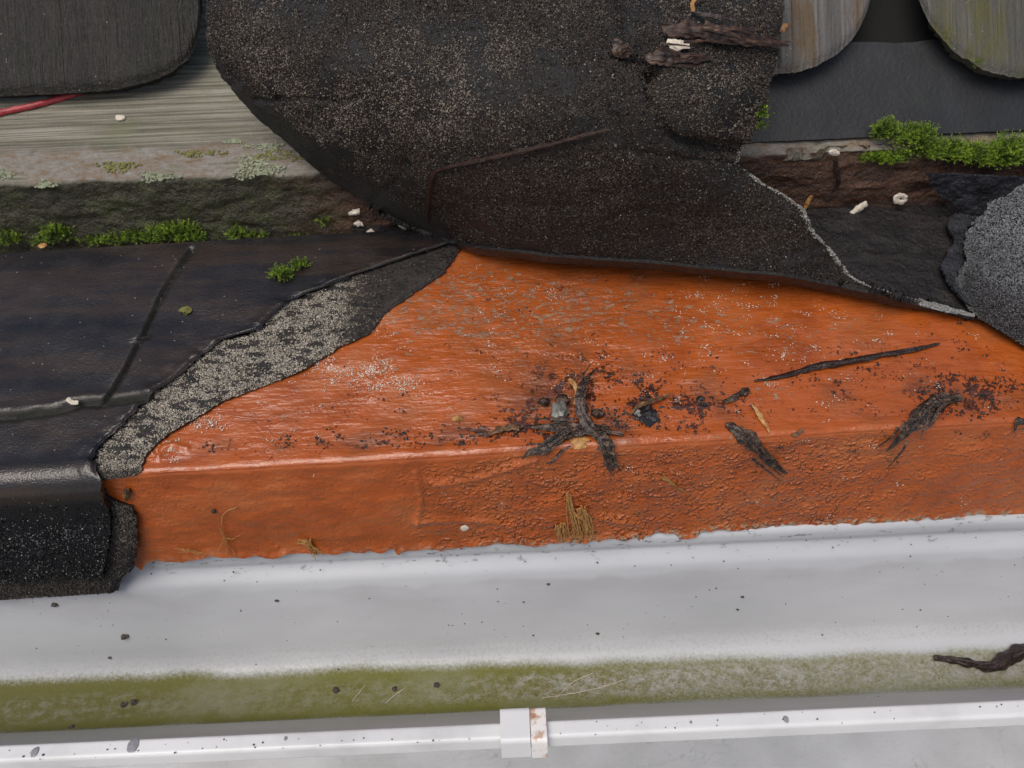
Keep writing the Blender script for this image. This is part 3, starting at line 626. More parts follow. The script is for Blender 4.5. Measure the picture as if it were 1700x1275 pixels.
# ------------------------------------------------------------------ slate, shingles and what carries them
SLOPE = R(50); sd_up = np.array([0, math.cos(SLOPE), math.sin(SLOPE)]); sn = np.array([0, -math.sin(SLOPE), math.cos(SLOPE)])
p_sl = bat(np.float64(.2), np.float64(.008), np.float64(BH+.005))
def slopept(p0, a, b, h): a, b, h = np.broadcast_arrays(a, b, h); return p0+a[..., None]*be+b[..., None]*sd_up+h[..., None]*sn
xa = float((onplane(1262., 235., p_sl, sn)-p_sl)@be)
a = np.linspace(xa-.09, xa+.5, 200); b = np.linspace(0, .060, 40)
A_, B_ = np.meshgrid(a, b)
P = slopept(p_sl, A_, B_*(1+.07*pn(xyz(A_*26, 4.4)))+.0005*pn(xyz(A_*160, 0)), .0004*fbm(xyz(A_, B_), 30, 3))
sl_ = gridmesh('slate', P, M_SLATE, None, .005); tag(sl_, 'smooth dark grey slate standing on the batten under the round shingles', 'slate')
xb = np.linspace(xa-.12, .9, 40); bb = np.linspace(.0, .45, 12); A_, B_ = np.meshgrid(xb, bb)
ub = gridmesh('roof_sheathing', slopept(p_sl-sn*.012, A_, B_+.02, 0*A_), M_UNDER, None, .012); tag(ub, 'boarding behind the shingles, shade put into its near-black colour', 'boarding')
p_sh = p_sl+sn*.016
def shingle(name, cx, by, w, h, nexp, mat, label, lift=0.0, grp='rounded shingles of the roof', warp=1.0, seed=0, L=.26):
    p0 = p_sh+sn*lift; c = onplane(np.float64(cx), np.float64(by), p0, sn)
    th = np.linspace(-1, 1, 150); a = w*np.sin(th*math.pi/2*.997)
    ca, sa = math.cos(ROLLS.get(seed, 0)), math.sin(ROLLS.get(seed, 0))
    b0 = h*(1-np.clip(1-np.abs(a/w)**nexp, 0, 1)**(1/nexp))+.0011*pn(xyz(a*110, seed))+.0008*pn(xyz(a*320, seed))
    t = np.r_[0, .004, np.linspace(.012, 1, 90)]
    A_ = np.broadcast_to(a[None, :], (len(t), len(a))); B_ = b0[None, :]+(L-b0[None, :])*t[:, None]
    hgt = .0010*fbm(xyz(A_*150, B_*7, seed), 1, 4)*warp+.0012*fbm(xyz(A_*30, B_*5, seed), 1, 2)-.0025*np.exp(-((B_-b0[None, :])/.0035)**2)
    hgt -= .004*(np.abs(A_)/w)**6
    if seed == 2: hgt += np.where((A_ > .003) & (A_ < .0115), .0015, 0)*st(.0, .004, B_-b0[None, :])-np.where(A_ < .003, .001, 0)
    A2, B2 = A_*ca-B_*sa, A_*sa+B_*ca
    P = c+A2[..., None]*be+B2[..., None]*sd_up+hgt[..., None]*sn
    o = gridmesh(name, P, mat, None, .011); tag(o, label, 'shingle', grp); return o
ROLLS = {}
shingle('shingle', 60, 155, .108, .062, 3.4, M_SH1, 'dark brown wooden shingle with square rounded corners above the grey batten', float((topb(60, 155, 0.)-p_sh)@sn)+.0165, seed=1)
shingle('shingle', 1288, 121, .066, .075, 2.3, M_SH2, 'pale grey wooden shingle with splintered grain beside the felt flap', .002, seed=2)
shingle('shingle', 1725, 127, .072, .072, 2.1, M_SH3, 'round ended shingle with yellow green growth beside the dark gap', .002, seed=3)

# ------------------------------------------------------------------ curled flap
def tps(pts):
    pts = np.array(pts, float); xy = pts[:, :2]/500; n = len(pts)
    def U(r2): return r2*np.log(r2+1e-9)
    K = U(((xy[:, None]-xy[None])**2).sum(-1))+np.eye(n)*.02; Pm = np.c_[np.ones(n), xy]
    A = np.zeros((n+3, n+3)); A[:n, :n] = K; A[:n, n:] = Pm; A[n:, :n] = Pm.T
    co = np.linalg.solve(A, np.r_[pts[:, 2], 0, 0, 0])
    def f(x, y):
        x = np.asarray(x, float)/500; y = np.asarray(y, float)/500; o = co[n]+co[n+1]*x+co[n+2]*y
        for k in range(n): o = o+co[k]*U((x-xy[k, 0])**2+(y-xy[k, 1])**2)
        return o
    return f
def coons(bot, top, left, right, n, m):
    b, t = resample(bot, m), resample(top, m); l, r = resample(left, n), resample(right, n)
    u = np.linspace(0, 1, m)[None, :, None]; v = np.linspace(0, 1, n)[:, None, None]
    return (1-v)*b[None]+v*t[None]+(1-u)*l[:, None]+u*r[:, None]-((1-u)*(1-v)*b[0]+u*(1-v)*b[-1]+(1-u)*v*t[0]+u*v*t[-1])
fb = [(690, 376), (720, 392), (760, 403), (900, 421), (1100, 433), (1300, 453), (1450, 483), (1560, 512), (1622, 527)]
under = lambda x: .028*float(st(700, 860, x)*st(1560, 1380, x))
ctl = [(x, y, float(onroof(float(x), float(y), .004)[1])-under(x)) for x, y in fb[1:]]
ctl += [(345, -120, .215), (345, 0, .178), (346, 80, .172), (380, 150, .166), (450, 215, .160), (520, 280, .156), (600, 335, .153), (685, 374, .152),
        (440, 40, .146), (480, 150, .138), (560, 240, .130), (500, -100, .2), (620, 300, .138), (680, 200, .108), (620, 100, .116), (700, 320, .117), (800, 360, .110), (800, 280, .092), (800, 180, .088), (800, 90, .102), (800, 0, .136), (800, -120, .2),
        (1000, 380, .099), (1000, 300, .084), (1000, 200, .079), (1000, 90, .098), (1000, 0, .132), (1000, -120, .2), (1200, 400, .096), (1200, 300, .083), (1200, 200, .084), (1200, 90, .106), (1200, 0, .136), (1280, 60, .124), (1300, -120, .2), (1260, 190, .104), (1240, 250, .102), (1330, 345, .088), (1330, 420, .090), (1410, 455, .088)]
FY = tps(ctl)
left = smoothpoly([fb[0], (640, 356), (600, 335), (520, 280), (470, 235), (430, 200), (392, 160), (362, 118), (347, 85), (343, 40), (343, 0), (343, -90)], 60)
right = resample([fb[-1], (1540, 503), (1480, 486), (1440, 474), (1410, 455), (1385, 420), (1352, 385), (1335, 347), (1300, 322), (1268, 306), (1250, 290), (1228, 268), (1240, 245), (1252, 215), (1263, 188), (1277, 140), (1286, 108), (1296, 50), (1302, 0), (1308, -90)], 120)
topc = [(343, -90), (820, -95), (1308, -90)]
G = coons(fb, topc, left, right, 230, 330)
jx = 1.6*pn(xyz(G[..., 0]/9, G[..., 1]/9)); ub_ = np.linspace(0, 1, 330)[None, :]
er = np.exp(-((1-ub_)/.012)**2); el = np.exp(-(ub_/.010)**2)
gx = G[..., 0]+jx*1.6*(er+el)+2.4*er*pn(xyz(G[..., 0]/22, G[..., 1]/22, 3)); gy = G[..., 1]+jx*1.2*er
P = onY(gx, gy, FY(gx, gy))
px, py = gx, gy
D = .0016*fbm(P, 26, 3)+.0005*fbm(P, 120, 3)+.00022*fbm(P, 650, 2)
for cr, dp, wd_ in (([(425, 168), (500, 163), (560, 170), (600, 165)], .0022, 5), ([(1040, 250), (1110, 262), (1180, 268), (1235, 272)], .0016, 5), ([(460, 165), (520, 205), (600, 240), (690, 285)], .0016, 9), ([(860, 95), (930, 105), (1000, 100)], .0012, 6), ([(560, 60), (660, 75), (760, 70)], .0008, 8), ([(700, 300), (800, 330), (950, 345), (1150, 360)], .0010, 10), ([(620, 330), (660, 300), (680, 250)], .0016, 8), ([(980, 160), (1020, 190), (1040, 240)], .0010, 6)):
    D -= dp*np.exp(-(polydist(px+9*fbm(P, 90, 3), py+9*fbm(P, 90, 3, 5), smoothpoly(cr, 20))/wd_)**2)
D += .0011*(1-np.abs(fbm(P, (30, 70, 70), 3, 9))*3)*st(200, 120, py)+.0016*fbm(P, (14, 40, 40), 3, 2)*st(180, 300, py)
# the crease where an upper ply overlaps, and the tear under the proud patch
ply = smoothpoly([(780, 5), (860, 28), (905, 40), (930, 52), (985, 50), (1020, 62), (1060, 92), (1085, 125), (1075, 150), (1085, 185), (1100, 205), (1120, 235), (1190, 250), (1235, 252)], 60)
inside = np.interp(px, [780, 860, 905, 930, 985, 1020], [5, 28, 40, 52, 50, 62])
up_side = st(8, -8, py-np.interp(px, ply[:30, 0], ply[:30, 1]))*st(760, 900, px)*st(1040, 1010, px)
D += .0035*up_side
D -= .0035*np.exp(-(polydist(px, py, ply[28:])/7)**2)
pdx, pdy = (px-1178)*math.cos(.12)+(py-168)*math.sin(.12)+14*fbm(P, 60, 3), (py-168)*math.cos(.12)-(px-1178)*math.sin(.12)+14*fbm(P, 60, 3, 7)
patch_c = np.exp(-((pdx/98)**4+(pdy/66)**4))
D += .0017*st(.40, .46, patch_c+.08*fbm(P, 90, 3))
hole = blob2(px, py, 1050, 85, 26, 20, .7)+blob2(px, py, 1082, 122, 14, 12); D -= .006*hole*(1+fbm(P, 120, 2))
rec = blob2(px, py, 1170, 238, 60, 12, .12); D -= .002*rec
pale = np.clip(.50+.22*blob2(px, py, 680, 120, 200, 110)+.10*blob2(px, py, 420, 90, 60, 120)+.16*st(.35, .6, patch_c)-.28*st(240, 420, py-.06*(px-700))-.5*st(55, 15, (px-np.interp(py, left[::-1, 1], left[::-1, 0]))*.8)*st(60, 160, py)-.35*blob2(px, py, 1170, 240, 60, 14)-.3*hole-.18*st(700, 600, px)*st(220, 300, py)+.12*blob2(px, py, 1200, 385, 160, 50), 0, 1)  # lower part and left rim darkened: the flap's shade painted into grain colour
row = np.linspace(0, 1, 230)[:, None]
edge = np.clip(np.exp(-((1-ub_)/.006)**2)*(1-st(.56, .62, row))*(.1+2.2*fbm(P, 75, 3)), 0, 1)*.75+np.exp(-((1-ub_)/.05)**2)*st(.10, .02, row)*.5
flap = gridmesh('felt_flap', P, M_FLAPB, None, .0032, dict(pale=pale, edge=np.clip(edge, 0, 1)), disp=D, sharp=60)
granules('mineral_grains', LASTP[0], G_FLAP, flap, 118000, .00043, dict(pale=pale, edge=np.clip(edge, 0, 1)), .25+.75*st(.1, .4, pale+.2*fbm(P, 60, 3))-.6*st(75, 25, px-np.interp(py, left[::-1, 1], left[::-1, 0]))*st(120, 200, py)-.9*st(.02, .2, fbm(P, 42, 3, 12))*blob2(px, py, 590, 270, 150, 90, .6)-.75*st(.06, .24, fbm(P, 38, 4, 4)), 33)  # grains thinned along the left rim to deepen its painted shade
bandL = st(75, 25, px-np.interp(py, left[::-1, 1], left[::-1, 0]))*st(120, 200, py)
bl_ = LASTP[0][0]; cxp, cyp = topix(bl_); ct = onroof(cxp, cyp-14, .001); w_ = np.linspace(0, 1, 14)[:, None, None]
sag = bl_[None]*(1-w_)+ct[None]*w_-Z*(.006*np.sin(w_*math.pi))*np.clip((bl_[:, 2]-ct[:, 2])/.01, 0, 1)[None, :, None]-np.array([0, .003, 0])*np.sin(w_*math.pi)
flP = LASTP[0]; gridmesh('fold_underside', sag, M_FLAPB, flap, .002); granules('mineral_grains', sag[:6], G_FLAP, flap, 7000, .00048, dict(pale=.12, edge=0.0), None, 36); LASTP[0] = flP
rimP = LASTP[0][4:140, -6:]
granules('torn_rim', rimP, G_RIM, flap, 1300, .00042, dict(pale=.4, edge=0.0), np.linspace(.1, 1, 6)[None, :]**1.5*np.clip(.2+2.4*fbm(rimP, 70, 3), .01, 1), 35, .9)
tag(flap, 'large torn flap of brown black mineral felt curled up over the shingles', 'roofing felt')

def onflap(px, py, lift=0.002):
    px = np.asarray(px, float); py = np.asarray(py, float); p = onY(px, py, FY(px, py)); d = CAM-p; return p+d/np.linalg.norm(d, axis=-1)[..., None]*lift

# second curl of felt on the right
ctl2 = []
for x, y, dlt in [(1595, 470, .008), (1620, 525, .002), (1700, 575, .0), (1800, 640, .0), (1660, 530, .010), (1700, 520, .020), (1640, 460, .024), (1700, 450, .034), (1800, 560, .03), (1800, 450, .05), (1950, 700, .0), (1950, 500, .05)]:
    ctl2.append((x, y, float(onroof(float(x), float(y), .004)[1])-dlt))
ctl2 += [(1605, 380, .128), (1640, 335, .134), (1700, 300, .140), (1700, 360, .112), (1660, 390, .110), (1800, 350, .110), (1800, 280, .145), (1950, 260, .15), (1950, 380, .11)]
FY2 = tps(ctl2)
l2 = resample([(1622, 527), (1604, 508), (1588, 480), (1592, 452), (1606, 432), (1599, 402), (1612, 374), (1634, 352), (1640, 336), (1672, 324), (1705, 298)], 80)
G = coons([(1622, 527), (1660, 548), (1700, 575), (1800, 640), (1950, 705)], [(1705, 298), (1780, 275), (1950, 255)], l2, [(1950, 705), (1965, 480), (1950, 255)], 150, 170)
u2 = np.linspace(0, 1, 170)[None, :]; e2 = np.exp(-(u2/.02)**2)
gx = G[..., 0]+e2*6*pn(xyz(G[..., 0]/10, G[..., 1]/10)); gy = G[..., 1]
P = onY(gx, gy, FY2(gx, gy)); D = .0014*fbm(P, 30, 3)+.0005*fbm(P, 140, 3)+.0002*fbm(P, 650, 2)
rl = gridmesh('felt_curl', P, M_FLAPB, None, .0032, dict(pale=np.clip(.6-.5*st(470, 570, gy-.5*(gx-1620))+.1*fbm(P, 50, 3), 0, 1), edge=.25*e2+0*gx), disp=D, sharp=60)
granules('mineral_grains', LASTP[0], G_ROLL, rl, 55000, .00043, dict(pale=np.clip(.72-.75*st(400, 560, gy-.5*(gx-1620))-.25*st(1640, 1600, gx)+.25*fbm(P, 50, 3), 0, 1), edge=.2*e2+0*gx), None, 34)  # grains darker low and left: the curl's shading put into their colour
tag(rl, 'grey granulated felt curling over the orange board below the long moss', 'roofing felt')
# torn tongue of its underside
G = coons([(1578, 470), (1600, 500), (1625, 515)], [(1535, 288), (1610, 291), (1720, 296)], [(1578, 470), (1560, 440), (1585, 400), (1572, 372), (1590, 345), (1552, 318), (1535, 288)], [(1625, 515), (1640, 400), (1720, 296)], 90, 90)
gx = G[..., 0]+4*pn(xyz(G[..., 0]/12, G[..., 1]/12))*np.exp(-(np.linspace(0, 1, 90)[None, :]/.1)**2); gy = G[..., 1]
P = onY(gx, gy, np.minimum(.1475-.010*st(1540, 1700, gx), onroof(gx, gy, .006)[..., 1]-.004)); 
tg = gridmesh('torn_ply', P, M_TORN, None, .0018, None, disp=.002*fbm(P, 70, 4)+.0006*fbm(P, 300, 3), sharp=70)
tag(tg, 'ragged bluish black torn ply of felt under the long moss', 'torn felt')
# pale torn slip where flap and curl meet
pa = onroof(np.array([1478., 1520, 1570, 1618]), np.array([488., 499, 513, 524]), .010); 
V, F = tube(resample(pa, 40), .0008+.0016*np.sin(np.linspace(0.2, 3.0, 40)), 14, .35, None, 4, .35)
ts = rawmesh('torn_slip', V, F, mat_simple('grey torn fibre', [(.35, srgb(72, 72, 72)), (.5, srgb(128, 128, 126)), (.7, srgb(164, 164, 162))], 900, .7, 1300, 1, .0012)); tag(ts, 'pale grey torn slip of felt between the flap and the grey curl', 'torn felt')

# ------------------------------------------------------------------ moss
def moss(name, blobs, label, dens=1.0, seed=0, leaf=.0015, group=None):
    rg = np.random.default_rng(100+seed); V = []; Fc = []; T = []; n = 0
    for c, r3, cnt in blobs:
        c = np.asarray(c)
        for _ in range(int(cnt*dens*1.5)):
            d = rg.normal(size=3); d /= np.linalg.norm(d)
            if d[2] < -.35: d[2] *= -1
            k = rg.uniform(.4, 1.0)*(.88+.22*math.sin(c[0]*900+d[0]*4)*math.cos(d[1]*5+c[0]*500)); base_ = c+d*np.asarray(r3)*k
            ax = d*np.array([1, 1, .8])+np.array([0, -.25, .55])+rg.normal(size=3)*.3; ax /= np.linalg.norm(ax)
            a1, b1, _n = frame(ax); h = rg.uniform(.4, 2.2)*leaf*1.5; nl = rg.integers(7, 11)
            for j in range(nl):
                th = j*2.399+rg.uniform(-.3, .3); t = j/nl; side = a1*math.cos(th)+b1*math.sin(th)
                root = base_+ax*h*t; L = leaf*rg.uniform(.75, 1.25)*(1-.25*t); dr = side*(1-.55*t)+ax*(.45+.9*t); dr /= np.linalg.norm(dr)
                wv = np.cross(dr, ax); wv /= np.linalg.norm(wv)+1e-9; wd = leaf*.17
                V += [root, root+dr*L*.45+wv*wd, root+dr*L-ax*L*.08, root+dr*L*.45-wv*wd]; T += [.2+.5*t, .5+.3*t, .75+.35*t, .5+.3*t]
                sh = (k-.45)/.6; 
                for q in range(1, 5): T[-q] *= .35+.75*sh
                Fc.append([n, n+1, n+2, n+3]); n += 4
    o = rawmesh(name, V, Fc, M_MOSS, None, dict(tip=T), False); tag(o, label, 'moss', group); return o
def footpt(px, py, lift=0.0): return onplane(np.float64(px), np.float64(py), BA, bn)-bn*lift
MG = 'moss cushions along the foot of the batten'
moss('moss', [(footpt(15, 398), (.010, .006, .005), 150), (footpt(-35, 400), (.012, .006, .006), 120)], 'low moss cushion at the batten foot, away from the taller round tuft', 1, 1, group=MG)
moss('moss', [(footpt(95, 393), (.0105, .007, .0085), 260), (footpt(70, 402), (.006, .005, .004), 60)], 'round bright moss tuft at the batten foot next to an orange leaf scrap', 1, 2, group=MG)
moss('moss', [(footpt(160, 402), (.014, .004, .003), 90), (footpt(195, 398), (.012, .005, .004), 110), (footpt(225, 395), (.008, .005, .005), 90)], 'thin dark moss strip between two bigger moss tufts', 1, 3, group=MG)
moss('moss', [(footpt(290, 388), (.019, .007, .0085), 480), (footpt(320, 396), (.011, .006, .006), 160), (footpt(255, 398), (.009, .005, .005), 100)], 'widest moss cushion at the batten foot above the felt seam', 1, 4, group=MG)
moss('moss', [(footpt(395, 391), (.007, .005, .005), 120), (footpt(425, 394), (.008, .004, .003), 70)], 'small moss tuft at the batten foot beside the wide cushion', 1, 5, group=MG)
moss('moss', [(footpt(500, 395), (.012, .003, .002), 40), (footpt(535, 370), (.006, .003, .003), 25)], 'sparse moss specks at the rotten end of the batten face', .8, 6, group=MG)
moss('moss', [(onroof(468., 456., .010), (.008, .006, .004), 130), (onroof(497., 440., .010), (.006, .005, .003), 60)], 'small moss tuft growing on the flat wet felt', 1, 7)
def ledge(px, py, dq=0.0): return onplane(np.float64(px), np.float64(py), BA+bn*dq, bn)
moss('moss', [(ledge(1475, 262, .003), (.017, .008, .0045), 330)], 'flat bright moss pad on the brown batten edge below the slate', 1.2, 8)
moss('moss', [(ledge(1470, 222, .006), (.010, .008, .009), 220), (ledge(1522, 234, .004), (.014, .009, .011), 480), (ledge(1572, 250, .002), (.013, .009, .007), 330), (ledge(1615, 258, .0), (.013, .009, .008), 320), (ledge(1670, 258, -.002), (.018, .010, .014), 680), (ledge(1720, 256, -.002), (.018, .010, .014), 500), (ledge(1790, 258, -.002), (.02, .009, .009), 200), (ledge(1440, 262, .004), (.008, .006, .002), 50), (ledge(1548, 252, .002), (.016, .008, .006), 260), (ledge(1596, 258, .001), (.016, .008, .006), 260), (ledge(1640, 266, .0), (.014, .009, .007), 260)], 'long moss cushion growing along the slate foot over the torn ply', 1.1, 9)
moss('moss', [(onflap(1263, 190, .001), (.003, .002, .003), 26), (onflap(1260, 212, .001), (.002, .002, .004), 14)], 'tiny yellow green moss sprig on the edge of the felt flap', 1, 10, .0022)
moss('moss', [(onplane(1621., 108., p_sh+sn*.004, sn), (.002, .002, .003), 10)], 'tiny moss sprig under the rounded end of a shingle', 1, 11, .0016)

# ------------------------------------------------------------------ lichen on the batten
LG = 'lichen patches on the batten'
def lichen(cx, cy, wpx, hpx, n, mat, label, seed):
    rg = np.random.default_rng(seed); B = Bag()
    for _ in range(int(n*1.8)):
        a = rg.uniform(0, 6.28); r = math.sqrt(rg.uniform())*(1+.35*math.sin(3*a+seed)); p = topb(cx+wpx*r*math.cos(a), cy+hpx*r*math.sin(a), .0006)
        V, F = lump(p, (0, -.3, .95), (rg.uniform(.0005, .0012), rg.uniform(.0005, .0011), rg.uniform(.0002, .0004)), seed+_, .6, ICO, rg.uniform(0, 6)); B.add(V, F)
    tag(B.obj('lichen', mat), label, 'lichen', LG)
lichen(425, 279, 40, 17, 150, M_LICH, 'large crusty pale green lichen on the batten edge beside the flap', 1)
lichen(260, 293, 30, 8, 60, M_LICH, 'thin grey lichen streak along the batten front edge', 2)
lichen(195, 276, 32, 9, 60, M_LICHY, 'yellow green lichen patch on the peeling batten band', 3)
lichen(440, 243, 30, 6, 60, M_LICH, 'flat grey lichen smear beside the felt flap', 4)
lichen(390, 234, 15, 4, 26, M_LICH, 'small white grey lichen smear on the batten grain', 5)
lichen(460, 258, 40, 9, 50, M_LICHY, 'yellowish lichen creeping under the felt flap', 6)
lichen(75, 306, 16, 6, 40, M_LICH, 'small grey lichen hanging on the batten front edge', 7)
lichen(5, 290, 14, 9, 40, M_LICH, 'pale lichen at the orange stained part of the batten band', 8)
lichen(330, 254, 40, 5, 40, M_LICHY, 'yellow lichen streak along the split in the batten', 9)

# ------------------------------------------------------------------ scraps
def on_b(pts, h): 
    a = np.array(pts, float); x, s = to_xs(a[:, 0], a[:, 1], .001); return x, s, h
def strip(name, pts, wid, label, cat, mat, h=.002, flat=.4, n=40, rough=.34, lifts=None, surf='board', seed=0, fray=0, sides=18, group=None, WS=1.42):
    """scrap lying on the orange board; widths in millimetres"""
    P2 = smoothpoly(pts, n, 2); wd = np.interp(np.linspace(0, 1, n), np.linspace(0, 1, len(wid)), wid)*.0005*WS
    lf = np.interp(np.linspace(0, 1, n), np.linspace(0, 1, len(lifts)), lifts)*.001 if lifts else np.full(n, h)
    if surf == 'board':
        x, s = to_xs(P2[:, 0], P2[:, 1], float(lf.mean())); path = board(x, s, lf); N = bnormal(s)
    elif surf == 'flap': path = onflap(P2[:, 0], P2[:, 1], .002)+(CAM-onflap(P2[:, 0], P2[:, 1]))*0; N = np.tile([0, -.7, .7], (n, 1)); path = path+N*lf[:, None]
    elif surf == 'top': path = np.array([topb(a, b, .0) for a, b in P2])+Z*lf[:, None]; N = np.tile([0, -.3, .95], (n, 1))
    elif surf == 'face': path = np.array([footpt(a, b) for a, b in P2])-bn*lf[:, None]; N = np.tile(-bn, (n, 1))
    else: path = surf(P2[:, 0], P2[:, 1])+Z*lf[:, None]; N = np.tile([0, -.3, .95], (n, 1))
    path = path+.0004*np.stack([pn(xyz(np.arange(n)*.35, seed, k*5.)) for k in range(3)], -1)
    B = Bag(); wd = wd*(1+.35*pn(xyz(np.arange(n)*.22, seed*3.3)))
    V, F = tube(path, wd*(.95 if fray > 4 else 1), sides, flat, N, seed, rough); B.add(V, F)
    rg = np.random.default_rng(seed)
    for k in range(int(fray*.9)):
        i = rg.integers(0, n-12); j = min(n-1, i+rg.integers(10, 22)); off = rg.normal(size=3)*wd[i]*.8; off += N[i]*abs(rg.normal())*wd[i]*.6
        pp = path[i:j]+off+np.linspace(0, 1, j-i)[:, None]*rg.normal(size=3)*wd[i]*.6
        rr = rg.uniform(.0006, .0015) if wd.max() > .0022 else .0003
        V, F = tube(pp, np.linspace(rr, rr*.35, j-i), 9, .4, N[i:j], seed+k, .3); B.add(V, F)
    o = B.obj(name, mat); 
    if label: tag(o, label, cat, group)
    return o
strip('bark_curl', [(1008, 722), (985, 708), (966, 690), (961, 665), (966, 640), (988, 617)], [4.5, 4.2, 4.0, 4.2, 3.4, 2.2, .6], 'curled strip of wet black bark standing up beside the grey pebble', 'bark', M_BARK, flat=.45, lifts=[1, 3, 6, 9, 10, 8], seed=1, fray=5)
strip('bark_scrap', [(985, 708), (1000, 725), (1008, 752), (1018, 782)], [3.5, 4.6, 4.8, 4.2, 1.0], 'stubby black bark scrap hanging over the board edge below the curl', 'bark', M_BARK, flat=.5, lifts=[3, 4, 5, 4], seed=2, fray=6)
strip('bark_scrap', [(985, 712), (950, 716), (920, 732), (895, 748), (866, 762)], [3, 4.2, 5, 4, 3, .8], 'forked black bark scrap pointing down over the board edge', 'bark', M_BARK, flat=.45, lifts=[3, 3, 3, 3, 4], seed=3, fray=7)
strip('bark_scrap', [(1035, 722), (990, 712), (930, 708), (880, 708)], [1, 3, 4, 3.5, 1.5], 'flat black bark scrap lying under the curl and the pebble', 'bark', M_BARK, flat=.5, lifts=[3, 3, 2, 2], seed=4, fray=6)
strip('bark_scrap', [(862, 712), (846, 708), (826, 714), (804, 724)], [2.2, 2.4, 1.8, .5], 'thin brown bark sliver left of the forked bark scrap', 'bark', M_BROWN, flat=.3, h=.003, seed=5, fray=2)
strip('splinter', [(868, 705), (858, 716), (850, 724)], [1.2, 1, .3], 'short dark splinter beside the thin brown sliver', 'splinter', M_BARK, flat=.4, h=.002, seed=6, n=16)
strip('bark_scrap', [(1205, 703), (1228, 715), (1250, 740), (1280, 765), (1307, 785)], [2, 5, 5.4, 4.2, 2.4, .4], 'long frayed bark scrap slanting down the front face', 'bark', M_BARK, flat=.35, lifts=[2, 3, 3, 3, 4], seed=7, fray=9)
strip('bark_scrap', [(1598, 658), (1560, 662), (1535, 682), (1510, 715), (1470, 748)], [3, 5.5, 6.5, 5, 3.4, .5], 'crumbling black bark scrap on the edge among dense black grit', 'bark', M_BARK, flat=.4, lifts=[2, 3, 3, 3, 4], seed=8, fray=10)
strip('twig', [(1252, 632), (1300, 626), (1352, 608), (1400, 602), (1470, 588), (1520, 580), (1560, 570)], [.6, 2.0, 2.2, 2.6, 2.4, 2.4, 2.2, .8], 'long thin dark twig lying alone on the orange board', 'twig', M_TWIG, flat=.75, h=.0015, n=70, seed=9, rough=.22)
strip('twig', [(1203, 668), (1222, 658), (1243, 645)], [1.6, 2.4, 2.6, 1.6], 'short flat twig piece below the end of the long twig', 'twig', M_BARK, flat=.45, h=.002, n=20, seed=10)
strip('straw', [(1248, 672), (1258, 686), (1272, 704), (1278, 716)], [.6, 1.6, 1.6, .4], 'yellowish straw piece above the frayed slanting bark', 'straw', M_STRAW, flat=.4, lifts=[4, 3, 2, 3], n=20, seed=11, fray=2)
strip('bark_scrap', [(1045, 688), (1062, 672), (1090, 664), (1115, 652)], [.5, 1.6, 1.8, 1.2, .4], 'thin brown bark peel above a heap of black crumbs', 'bark', M_BROWN, flat=.35, lifts=[3, 4, 4, 3], seed=12, fray=4)
strip('splinter', [(1332, 712), (1322, 720), (1314, 727)], [1.8, 1.4, .3], 'small brown splinter stuck on the edge right of the straw', 'splinter', M_BROWN, flat=.5, h=.002, n=14, seed=13)
strip('bark_scrap', [(1712, 690), (1692, 702), (1682, 718)], [2.5, 2.4, .5], 'small black bark piece at the edge beyond the crumbling scrap', 'bark', M_BARK, flat=.5, h=.003, n=18, seed=14, fray=2)
strip('seed_husk', [(944, 632), (956, 642), (958, 655), (953, 668)], [1.2, 1.6, 2.0, 1.0], 'yellow seed husk leaning on the bark curl', 'seed', M_STRAW, flat=.6, lifts=[7, 6, 4, 3], n=18, seed=15)
def rock(name, px, py, r3, label, cat, mat, h=.002, seed=0, rough=.25, surf='board', group=None, spin=0.0):
    if surf == 'board': x, s = to_xs(np.array([float(px)]), np.array([float(py)]), h); c = board(x, s, h)[0]; n = bnormal(s)[0]
    elif surf == 'top': c = topb(px, py, h); n = (0, -.3, .95)
    elif surf == 'face': c = footpt(px, py, h); n = -bn
    elif surf == 'flap': c = onflap(px, py, h+.002); n = (0, -.7, .7)
    else: c = surf(np.float64(px), np.float64(py))+Z*h; n = (0, 0, 1)
    V, F = lump(c, n, np.array(r3)*.0013, seed, rough*1.3, ICO2, spin); o = rawmesh(name, V, F, mat)
    if label: tag(o, label, cat, group)
    return o
rock('pebble', 929, 684, (3.4, 4.8, 3.2), 'smooth grey pebble caught among the black bark on the edge', 'pebble', M_STONE, .003, 3, .5)
rock('bark_crumb', 903, 667, (2.6, 2.0, 2.0), 'dark round bark crumb left of the grey pebble', 'crumb', M_BARK, .002, 4, .4)
rock('bark_crumb', 934, 664, (3.2, 2.6, 2.4), 'black crumb behind the grey pebble', 'crumb', M_BARK, .002, 5, .4)
rock('bark_crumb', 993, 686, (2.8, 2.2, 2.0), 'dark crumb right of the bark curl', 'crumb', M_BARK, .002, 6, .4)
rock('bark_crumb', 1072, 690, (5.0, 4.2, 2.2), 'heap of black crumbs under the thin bark peel', 'crumb', M_CRUMB, .001, 7, .9)
rock('bark_crumb', 1163, 662, (1.8, 1.5, 1.4), 'small black crumb, upper of a pair beside the short twig', 'crumb', M_CRUMB, .001, 8, .5)
rock('bark_crumb', 1168, 672, (1.7, 1.3, 1.3), 'small black crumb, lower of a pair beside the short twig', 'crumb', M_CRUMB, .001, 9, .5)
rock('seed', 759, 695, (2.6, 1.5, 1.4), 'small yellow seed lying on the edge of the orange board', 'seed', M_STRAW, .001, 10, .2, spin=.3)
rock('paint_chip', 771, 877, (2.0, 2.2, .5), 'round pale chip stuck low on the orange front face', 'chip', M_CHIP, .0005, 11, .25)
rock('grit', 355, 849, (1.1, 1.1, 1.0), 'shiny dark grit grain above the branching rootlet', 'grit', M_CRUMB, .0006, 12, .2)
